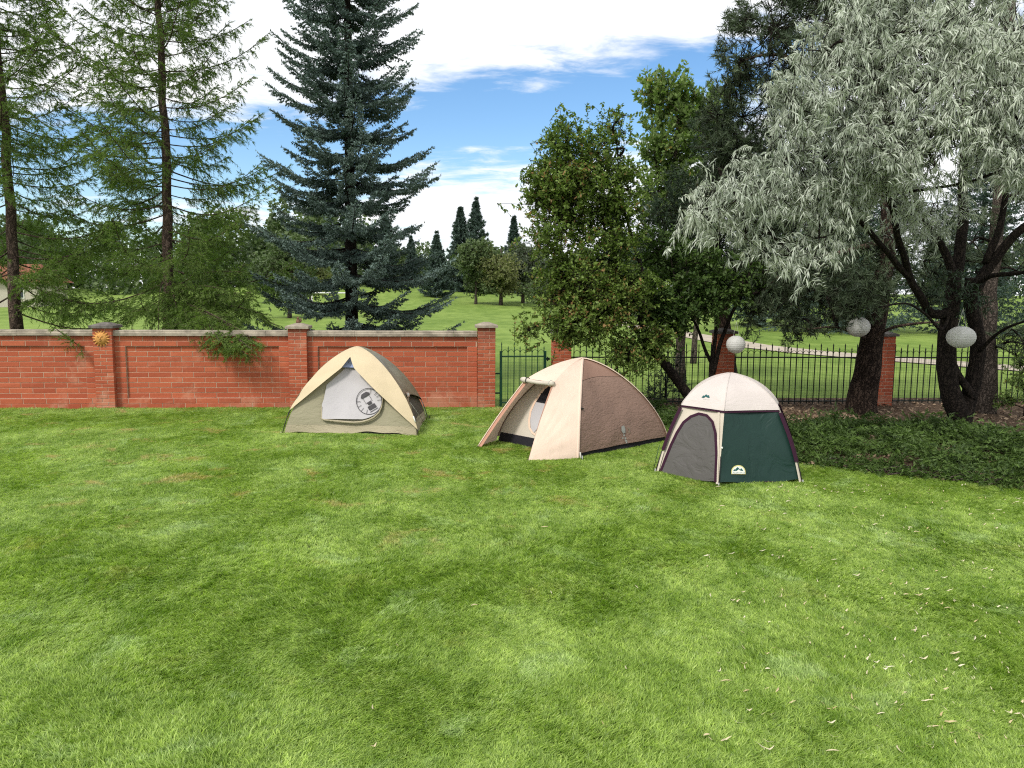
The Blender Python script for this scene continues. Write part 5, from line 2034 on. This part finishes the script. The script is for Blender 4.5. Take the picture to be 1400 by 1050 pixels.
# ---- silver willow
Yw = 11.2
bw = G(1322, 604)
Yw = bw.y
tW = thing('silver_willow', 'big silver-leaved tree with dark forked trunk growing out of the low junipers', 'tree', tuple(bw), 0)
pw = lambda px, py, dy=0.0: P(px, py, Yw + dy)
cW = stem('trunk', [bw - Vector((0, 0, .1)), pw(1312, 570), pw(1298, 530), pw(1294, 480), pw(1296, 440), pw(1302, 405)], 0.165, 0.115, M['dark_bark'], tW, 12, 8, 0.02, 1, 0.2)
kk = [([pw(1316, 580), pw(1330, 530, .05), pw(1336, 480, .1), pw(1330, 430, .1), pw(1326, 380, .1)], 0.13, 0.09),
      ([pw(1330, 545, -.02), pw(1312, 515, -.05), pw(1306, 500, -.05)], 0.06, 0.05),
      ([pw(1302, 410), pw(1312, 350, .2), pw(1316, 270, .3), pw(1320, 150, .2), pw(1310, 20, .1)], 0.10, 0.04),
      ([pw(1300, 430), pw(1270, 425, -.2), pw(1245, 380, -.5), pw(1225, 310, -.9), pw(1200, 200, -1.4), pw(1180, 90, -1.8)], 0.075, 0.025),
      ([pw(1310, 400), pw(1290, 340, .1), pw(1262, 300, .0), pw(1240, 200, -.3), pw(1250, 60, -.4)], 0.07, 0.025),
      ([pw(1322, 410, .1), pw(1350, 370, .1), pw(1385, 325, 0), pw(1430, 280, -.3), pw(1480, 180, -.6)], 0.10, 0.035),
      ([pw(1325, 400, .1), pw(1352, 378, -.3), pw(1400, 372, -.8), pw(1470, 350, -1.3)], 0.05, 0.018),
      ([pw(1245, 380, -.5), pw(1200, 330, -1.0), pw(1130, 260, -1.5), pw(1050, 250, -1.9), pw(985, 265, -2.1)], 0.045, 0.014),
      ([pw(1340, 480, .0), pw(1365, 455, -.3), pw(1400, 440, -.7), pw(1450, 425, -1.0)], 0.03, 0.01),
      ([pw(1350, 360, .1), pw(1372, 290, .2), pw(1385, 200, .2), pw(1400, 60, 0)], 0.06, 0.02),
      ([pw(1300, 420), pw(1290, 450, -.3), pw(1262, 428, -.6), pw(1240, 415, -.9), pw(1200, 420, -1.1)], 0.028, 0.010)]
lw = [cW]
for q, (pts, ra, rb) in enumerate(kk):
    lw.append(stem('limb', pts, ra, rb, M['dark_bark'], tW, 9, 7, 0.04, q * 1.7))
Yf_ = Yw - 1.6
B_ = []
for (px, py, dy, rx, ry, n) in [
    (1125, 75, -1.6, 48, 50, 110), (1095, 150, -1.9, 46, 50, 115), (1160, 40, -1.6, 60, 50, 130), (1075, 215, -2.0, 52, 45, 120), (1150, 130, -2.0, 60, 55, 150),
    (1210, 90, -1.9, 60, 60, 150), (1000, 262, -2.1, 40, 26, 75), (965, 285, -2.1, 22, 20, 34), (1045, 275, -2.1, 40, 30, 80), (1020, 318, -2.1, 28, 20, 40), (1080, 345, -2.1, 30, 18, 36), (1120, 325, -2.0, 30, 18, 30),
    (1150, 210, -2.1, 60, 50, 150), (1120, 270, -1.8, 50, 40, 90), (1210, 190, -2.2, 55, 45, 130), (1270, 130, -2.2, 60, 60, 160), (1290, 40, -1.9, 70, 60, 160), (1270, 210, -2.3, 42, 34, 90),
    (1340, 110, -2.2, 60, 60, 150), (1385, 50, -2.0, 60, 60, 140), (1390, 160, -2.3, 50, 60, 140), (1330, 180, -2.3, 40, 36, 80), (1385, 225, -2.4, 34, 30, 60), (1440, 200, -2.2, 50, 60, 100), (1450, 80, -2.0, 60, 70, 110),
    (1220, -10, -1.6, 90, 40, 150), (1340, -30, -1.6, 90, 40, 150), (1180, 250, -1.6, 50, 30, 70), (1230, 20, -1.2, 90, 60, 150), (1350, 60, -0.6, 80, 80, 130), (1210, 260, -.6, 60, 50, 90), (1270, 290, -.2, 50, 40, 60), (1360, 220, 0, 60, 40, 60), (1165, 285, -1.2, 45, 25, 40)]:
    B_.append(blob(px, py, Yw + dy, rx, ry, n * 0.92, ry=0.42))
crown(tW, B_, lw, 'silver', 'dark_bark', 61, per=26, spray=(0.20, 0.42), leaf=(0.088, 0.0150), droop=0.42, out_w=0.6, up_w=0.02, rnd=0.55, fwd=0.6, side=0.6, down=0.40, limb_r=0.022, shell=0.45,
      twig_r=0.004, curl=0.25, thin=1.08, tone_spray=0.45, maxlimb=1.7, cluster=0.13)
# a few darker green suckers inside the fork
crown(tW, [blob(1300, 385, Yw - .3, 30, 22, 26, 0.25), blob(1335, 405, Yw - .3, 22, 20, 18, 0.2), blob(1275, 405, Yw - .3, 22, 16, 14, 0.2)], lw, 'dark_pine', 'dark_bark', 62, per=16, spray=(0.15, 0.3), leaf=(0.08, 0.014), droop=0.5, down=0.4, limb_r=0.01, name='suckers')

# ---- low junipers in the bed
def in_bed(x, y, m=0.0):
    return y > bed_limit(x) + m


def junipers(name, label, region, n, seed, hgt, mat='juniper', cat='shrub'):
    r = np.random.default_rng(seed)
    x0, x1, f0, f1 = region
    O, T, Ln = [], [], []
    A = []
    while len(O) < n:
        x = r.uniform(x0, x1)
        yl = bed_limit(x) + 0.02
        y = yl + r.uniform(f0, f1)
        if y > 13.2 - 0.14 * (x - 7): continue
        if mnoise.noise(Vector((x * 1.1, y * 1.3, 9.3))) < -0.22 and y - yl > 0.5: continue
        if hgt > 0.35 and x < 5.9 and y > 12.1: continue
        edge = min(1.0, 0.35 + (y - yl) / 0.7) * min(1, (x - x0) / 0.4 + 0.2)
        m = mnoise.noise(Vector((x * 1.5, y * 1.5, 2))) + 0.8 * mnoise.noise(Vector((x * 3.2, y * 3.2, 5)))
        z = hgt * edge * (0.66 + 0.75 * m) * r.uniform(0.25, 1.0) ** 0.5
        a = r.uniform(0, 2 * PI)
        d = unit(np.array([math.cos(a), math.sin(a) - 0.35, r.uniform(0.1, 0.7)]))
        O.append((x, y, max(0.03, z - 0.08))); T.append(d); Ln.append(r.uniform(0.12, 0.34))
    O, T, Ln = np.array(O), np.array(T), np.array(Ln)
    ob = leaves_mesh(name, O, T, Ln, 18, 0.058, 0.019, M[mat], None, droop=0.15, fwd=0.8, side=0.6, r=r, kind='stuff', tone_spray=0.75, tri=True)
    setp(ob, label, cat)
    return ob


junipers('juniper_cover', 'low dark green junipers spreading over the bed beneath the silver tree', (G(1087, 640).x, 12.5, 0.0, 4.0), 12500, 71, 0.42)
junipers('low_shrubs', 'low shady green growth behind the middle and right tents', (G(872, 565).x, G(1095, 640).x, 0.0, 1.3), 1500, 72, 0.32, 'plum')
rs = np.random.default_rng(5)
stk = MB()
for k in range(26):       # dead juniper stems along the lawn edge
    p = G(rs.uniform(1105, 1400), 0 + 646) if False else None
    x = rs.uniform(G(1105, 645).x, G(1400, 671).x)
    y = bed_limit(x) + rs.uniform(-0.05, 0.12)
    a = rs.uniform(-0.5, 0.5)
    L = rs.uniform(0.2, 0.7)
    p0 = Vector((x, y, 0.03))
    stk.tube([p0, p0 + Vector((L * .5 * math.cos(a), L * .5 * math.sin(a) * .4, rs.uniform(.02, .08))), p0 + Vector((L * math.cos(a), L * math.sin(a) * .4, rs.uniform(0, .06)))], [0.008, 0.006, 0.003], 5)
setp(stk.build('fallen_sticks', M['grey_bark']), 'thin dead sticks lying along the edge of the juniper bed', 'sticks', kind='stuff')

# ---- bluish shrub behind the fence near the crab apple trunk
tS = thing('blue_shrub', 'soft bluish-green shrub seen through the fence beside the crab apple trunk', 'shrub', (P(910, 540, 15.3).x, 15.3, 0), 0)
cs = stem('trunk', [Vector((P(910, 540, 15.3).x, 15.3, 0)), P(910, 530, 15.3), P(910, 500, 15.3)], 0.03, 0.01, M['dark_bark'], tS, 6, 4, 0)
crown(tS, [blob(910, 525, 15.3, 30, 30, 160), blob(895, 545, 15.3, 26, 18, 80), blob(915, 495, 15.3, 18, 20, 60)], [cs], 'far_spruce', 'dark_bark', 64, per=14, spray=(0.1, 0.22), leaf=(0.05, 0.01), limb_r=0.008, tri=True)

# ---- shrub at the right edge in front of the fence
tS2 = thing('leafy_shrub', 'thin light green shrub in front of the fence at the right edge', 'shrub', (P(1402, 550, 13.6).x, 13.6, 0), 0)
cs = stem('trunk', [Vector((P(1402, 550, 13.6).x, 13.6, 0)), P(1402, 520, 13.6), P(1400, 470, 13.6)], 0.02, 0.008, M['dark_bark'], tS2, 6, 4, 0)
crown(tS2, [blob(1398, 510, 13.6, 24, 34, 60), blob(1380, 548, 13.6, 18, 16, 30), blob(1425, 520, 13.6, 30, 40, 60)], [cs], 'poplar', 'dark_bark', 65, per=14, spray=(0.15, 0.3), leaf=(0.06, 0.028), limb_r=0.01)

# ------------------------------------------------------------------ beyond the fence
def far_tree(name, label, px, Y, rx, hgt, matn, seed, n=900, trunk=0.18, leaf=0.45, base_h=0.18, group=None, squash=1.0, bark='grey_bark', per=8):
    x = (px - 700) / FPX * Y
    z0 = gz1(x, Y)
    b = Vector((x, Y, z0))
    t = thing(name, label, 'tree', b, 0, group)
    tr = stem('trunk', [b - Vector((0, 0, .3)), b + Vector((.05, 0, hgt * .4)), b + Vector((0, 0, hgt * .85))], trunk, trunk * 0.3, M[bark], t, 7, 4, 0)
    bl = []
    r = np.random.default_rng(seed)
    cz = z0 + hgt * (base_h + (1 - base_h) * .5)
    hz = hgt * (1 - base_h) / 2
    for k in range(9):
        d = unit(r.normal(0, 1, 3))
        q = r.uniform(0.3, 0.62)
        bl.append(((x + d[0] * rx * q, Y + d[1] * rx * q, cz + d[2] * hz * q), (rx * .5, rx * .5, hz * .5 * squash), n / 9))
    crown(t, bl, [tr], matn, bark, seed, per=per, spray=(leaf * 1.2, leaf * 2.2), leaf=(leaf, leaf * 0.6), limb_r=0.06, twig_r=0.012, twig_frac=0.3, maxlimb=hgt, shell=0.3)
    return t


fs_ = dict(fine=False, z_first=0.5, parent_name='spruce_tree', nb=8, bark='spruce_bark', step=0.55, pw=0.82)


def far_spruce(label, px, Y, H, Rb, seed, trunk_r=0.2, zf=0.5, spacing=0.05, needle=None, mat='far_spruce', step=None, group=None):
    x = (px - 700) / FPX * Y
    k = Y / 90.0
    kw = dict(fs_)
    kw['z_first'] = zf
    kw['step'] = step or 0.6 * max(0.5, k)
    return spruce((x, Y, gz1(x, Y)), H, Rb, label, seed, mat, spacing=spacing, needle=needle or (0.30 * k, 0.13 * k), trunk_r=trunk_r, group=group, **kw)


gsp = 'spruces on the far side of the fairway'
far_spruce('solitary dark spruce on the grassy rise, just right of the blue spruce branches', 597, 92, 7.2, 2.1, 81, group=gsp)
far_spruce('taller pointed twin of the spruce pair behind the round grey-green tree', 650, 104, 12.0, 3.0, 82, group=gsp)
far_spruce('left, more slender twin of the spruce pair on the grassy rise', 629, 106, 11.0, 2.8, 83, group=gsp)
far_spruce('small young spruce far away between the blue spruce tiers', 563, 112, 6.5, 1.4, 84, group=gsp)
far_spruce('distant spruce seen low through the tiers of the blue spruce', 528, 105, 10.0, 2.4, 85, group=gsp)
far_spruce('short spruce peeking over the bushes left of the crab apple', 701, 118, 11.0, 2.6, 86, group=gsp)
far_tree('round_tree', 'dense dark olive round tree standing on the fairway edge', 650, 84, 3.1, 7.2, 'far_green', 91, 2600, 0.2, 0.26, 0.02)
far_tree('round_tree', 'round tree with yellowing leaves and a visible trunk on the fairway', 684, 84, 3.2, 7.2, 'far_yellow', 92, 2000, 0.25, 0.26, 0.10)
far_tree('willow_tree', 'wide grey-green willow filling the gap left of the crab apple', 714, 90, 4.2, 7.0, 'far_grey', 93, 2600, 0.25, 0.28, 0.05)
far_tree('leafy_bush', 'dark rounded bush at the foot of the grey-green willow', 736, 83, 2.6, 3.6, 'far_green', 94, 600, 0.12, 0.22, 0.0)
far_tree('round_tree', 'broad green tree beyond the fairway between the larch and the blue spruce', 396, 58, 3.6, 6.2, 'far_green', 95, 1600, 0.2, 0.24, 0.10)
far_tree('round_tree', 'bright yellow-green tree low behind the left tiers of the blue spruce', 425, 75, 3.0, 6.0, 'far_yellow', 96, 900, 0.2, 0.26, 0.1)
# big shady spruce boughs on the near fairway behind the right part of the fence
far_spruce('large spruce whose low boughs sweep the grass beyond the path', 1150, 45, 13.0, 5.0, 97, 0.3, 0.9, 0.04, (0.16, 0.07), 'far_spruce', 0.55)
far_spruce('broad spruce behind the dark pine, beyond the path', 1040, 52, 13.0, 4.4, 98, 0.3, 1.0, 0.045, (0.18, 0.08), 'far_spruce', 0.6)
far_spruce('spruce standing beyond the path behind the right pine trunk', 1330, 44, 12.0, 4.6, 99, 0.3, 0.9, 0.04, (0.16, 0.07), 'far_spruce', 0.55)
far_spruce('spruce showing low through the gap of the crab apple crown', 838, 62, 8.0, 3.4, 100, 0.25, 0.8, 0.05, (0.2, 0.09), 'far_spruce', 0.6)
# grey stems of two young aspens beyond the fence
for px, lab_ in ((932, 'pale grey young aspen stem just beyond the fence, left of the pair'), (948, 'pale grey young aspen stem just beyond the fence, right of the pair')):
    x = (px - 700) / FPX * 24
    t = thing('aspen_tree', lab_, 'tree', (x, 24, 0), 0, 'young aspens beyond the fence')
    c1 = stem('trunk', [(x, 24, -.1), (x + .05, 24, 1.5), (x, 24, 4.2)], 0.11, 0.05, M['grey_bark'], t, 8, 5, 0.04)
    crown(t, [((x, 24, 4.6), (0.9, 0.9, 1.3), 120)], [c1], 'poplar', 'grey_bark', 110 + px, per=16, leaf=(0.12, 0.07), spray=(.3, .6))

# far woodland belt: trees nobody could count
def woodland(seed):
    r = np.random.default_rng(seed)
    O, T, Ln = [], [], []
    for k in range(230):
        if k < 110:
            x, y = r.uniform(-150, -22), r.uniform(95, 150)
            y = 100 + r.uniform(0, 50) + (x + 22) * -0.05
        elif k < 170:
            x, y = r.uniform(20, 140), r.uniform(110, 160)
        else:
            x, y = r.uniform(-25, 25), r.uniform(150, 180)
        z0 = gz1(x, y)
        con = r.uniform() < 0.5
        H = r.uniform(7, 12.5) * (0.85 if k >= 170 else 1.0)
        R_ = H * (0.20 if con else 0.36)
        n = 190
        if con:
            f = r.uniform(0.03, 1, n) ** 1.2
            a = r.uniform(0, 2 * PI, n)
            rr = R_ * (1 - f) * r.uniform(0.5, 1.1, n)
            p = np.stack([x + rr * np.cos(a), y + rr * np.sin(a), z0 + f * H], 1)
            d = np.stack([np.cos(a), np.sin(a), -0.2 + 0 * a], 1)
        else:
            d = unit(r.normal(0, 1, (n, 3)))
            lum = 0.8 + 0.35 * r.uniform(0, 1, (n, 1))
            p = np.array([x, y, z0 + H * .5]) + d * np.array([R_, R_, H * .48]) * lum * r.uniform(0.5, 1, (n, 1)) ** 0.4
        O.append(p); T.append(unit(d)); Ln.append(np.full(n, 0.9))
    O, T, Ln = np.concatenate(O), np.concatenate(T), np.concatenate(Ln)
    ob = leaves_mesh('woodland', O, T, Ln, 5, 0.75, 0.5, M['far_green'], None, r=r, kind='stuff', tone_spray=0.85, jit=0.2)
    setp(ob, 'distant mixed belt of trees closing the horizon beyond the fairway', 'woodland')


woodland(120)
# a low clubhouse roof glimpsed through the left larch
xh, yh = (5 - 700) / FPX * 78, 78
th = thing('low_house', 'low building with reddish brown roof glimpsed beside the leftmost larch trunk', 'building', (xh, yh, gz1(xh, yh)), 0.1)
M['house_wall'] = simple_mat('pale house wall', (0.55, 0.50, 0.42), 0.9)
M['house_roof'] = simple_mat('red brown roof', (0.27, 0.10, 0.06), 0.9, 0.2, 2)
MB().box(-5, 5, -3, 3, -0.5, 2.4).build('wall', M['house_wall'], th)
MB().add([(-5.5, -3.5, 2.4), (5.5, -3.5, 2.4), (5.5, 3.5, 2.4), (-5.5, 3.5, 2.4), (-4, 0, 4.2), (4, 0, 4.2)], [(0, 1, 5, 4), (2, 3, 4, 5), (1, 2, 5), (3, 0, 4), (3, 2, 1, 0)]).build('roof', M['house_roof'], th)
M['pane'] = simple_mat('window pane', (0.04, 0.05, 0.06), 0.15)
for xx in (-3, 0, 3):
    f = MB().box(xx - .7, xx + .7, -3.06, -3.003, 0.8, 2.0).build('window', M['white_print'], th)
    MB().box(xx - .6, xx + .6, -3.09, -3.063, 0.9, 1.9).build('pane', M['pane'], f)
# white practice goal frame on the fairway
xg, yg = (452 - 700) / FPX * 66, 66
tg = thing('goal_frame', 'thin white metal frame standing on the grass behind the blue spruce', 'frame', (xg, yg, gz1(xg, yg)), 0.1)
M['white_paint'] = simple_mat('white paint', (0.75, 0.75, 0.73), 0.5, 0.05)
for s_ in (-1, 1):
    MB().tube([(s_ * 1.5, 0, -0.1), (s_ * 1.5, 0, 1.7)], 0.06, 6).build('post', M['white_paint'], tg)
MB().tube([(-1.5, 0, 1.7), (1.5, 0, 1.7)], 0.06, 6).build('crossbar', M['white_paint'], tg)

# ------------------------------------------------------------------ paper lanterns
def paper_mat():
    m, t = new_mat('white lantern paper')
    g = t.n('ShaderNodeNewGeometry')
    nz = t.noise(g.outputs['Position'], 6, 4, 0.6)
    c = t.mixc(t.smooth(nz, 0.3, 0.7), (0.68, 0.67, 0.63), (0.82, 0.81, 0.78))
    b = t.n('ShaderNodeBsdfPrincipled')
    t.put(b.inputs['Base Color'], c)
    b.inputs['Roughness'].default_value = 0.7
    tr = t.n('ShaderNodeBsdfTranslucent')
    t.put(tr.inputs[0], c)
    mx = t.n('ShaderNodeMixShader')
    mx.inputs[0].default_value = 0.35
    t.put(mx.inputs[1], b.outputs[0]); t.put(mx.inputs[2], tr.outputs[0])
    o = t.n('ShaderNodeOutputMaterial')
    t.put(o.inputs[0], mx.outputs[0])
    return m


M['paper'] = paper_mat()


def lantern(px, py, Y, rpx, label, hang_px, sq=0.84):
    c = P(px, py, Y)
    R = rpx * Y / FPX
    t = thing('paper_lantern', label, 'lantern', c, 0, 'round white paper lanterns hanging in the trees')
    vs, fs = [], []
    nr, ns = 44, 28
    op = 0.30
    for j in range(nr + 1):
        th_ = op + (PI - 2 * op) * j / nr
        rib = 1 - 0.018 * abs(math.sin(j * PI / 4))
        for k in range(ns):
            a = 2 * PI * k / ns
            vs.append((R * math.sin(th_) * rib * math.cos(a), R * math.sin(th_) * rib * math.sin(a), R * sq * math.cos(th_)))
    for j in range(nr):
        for k in range(ns):
            k2 = (k + 1) % ns
            fs.append((j * ns + k, (j + 1) * ns + k, (j + 1) * ns + k2, j * ns + k2))
    MB().add(vs, fs).build('shade', M['paper'], t, True)
    rr = R * math.sin(op)
    for s_ in (1, -1):
        MB().tube([(rr * math.cos(a), rr * math.sin(a), s_ * R * sq * math.cos(op)) for a in np.linspace(0, 2 * PI, 17)], 0.003, 5, False).build('wire_ring', M['metal'], t)
    top = Vector(P(hang_px[0], hang_px[1], Y)) - c
    zt = R * sq * math.cos(op)
    for s_ in (-1, 1):
        MB().tube([(s_ * rr, 0, zt), tuple(top)], 0.0025, 4).build('cord', M['white_cord'], t)
    return t


lantern(1006, 471, 13.3, 13, 'smallest white paper lantern, hanging beside the left fence pillar', (1007, 440), 0.95)
lantern(1173.5, 447, 13.1, 15.5, 'white paper lantern half hidden by twigs in front of the leaning pine trunk', (1176, 415), 0.88)
lantern(1314, 461, Yw - 0.45, 18.5, 'largest white paper lantern, hanging on the dark forked trunk of the silver tree', (1317, 422), 0.82)
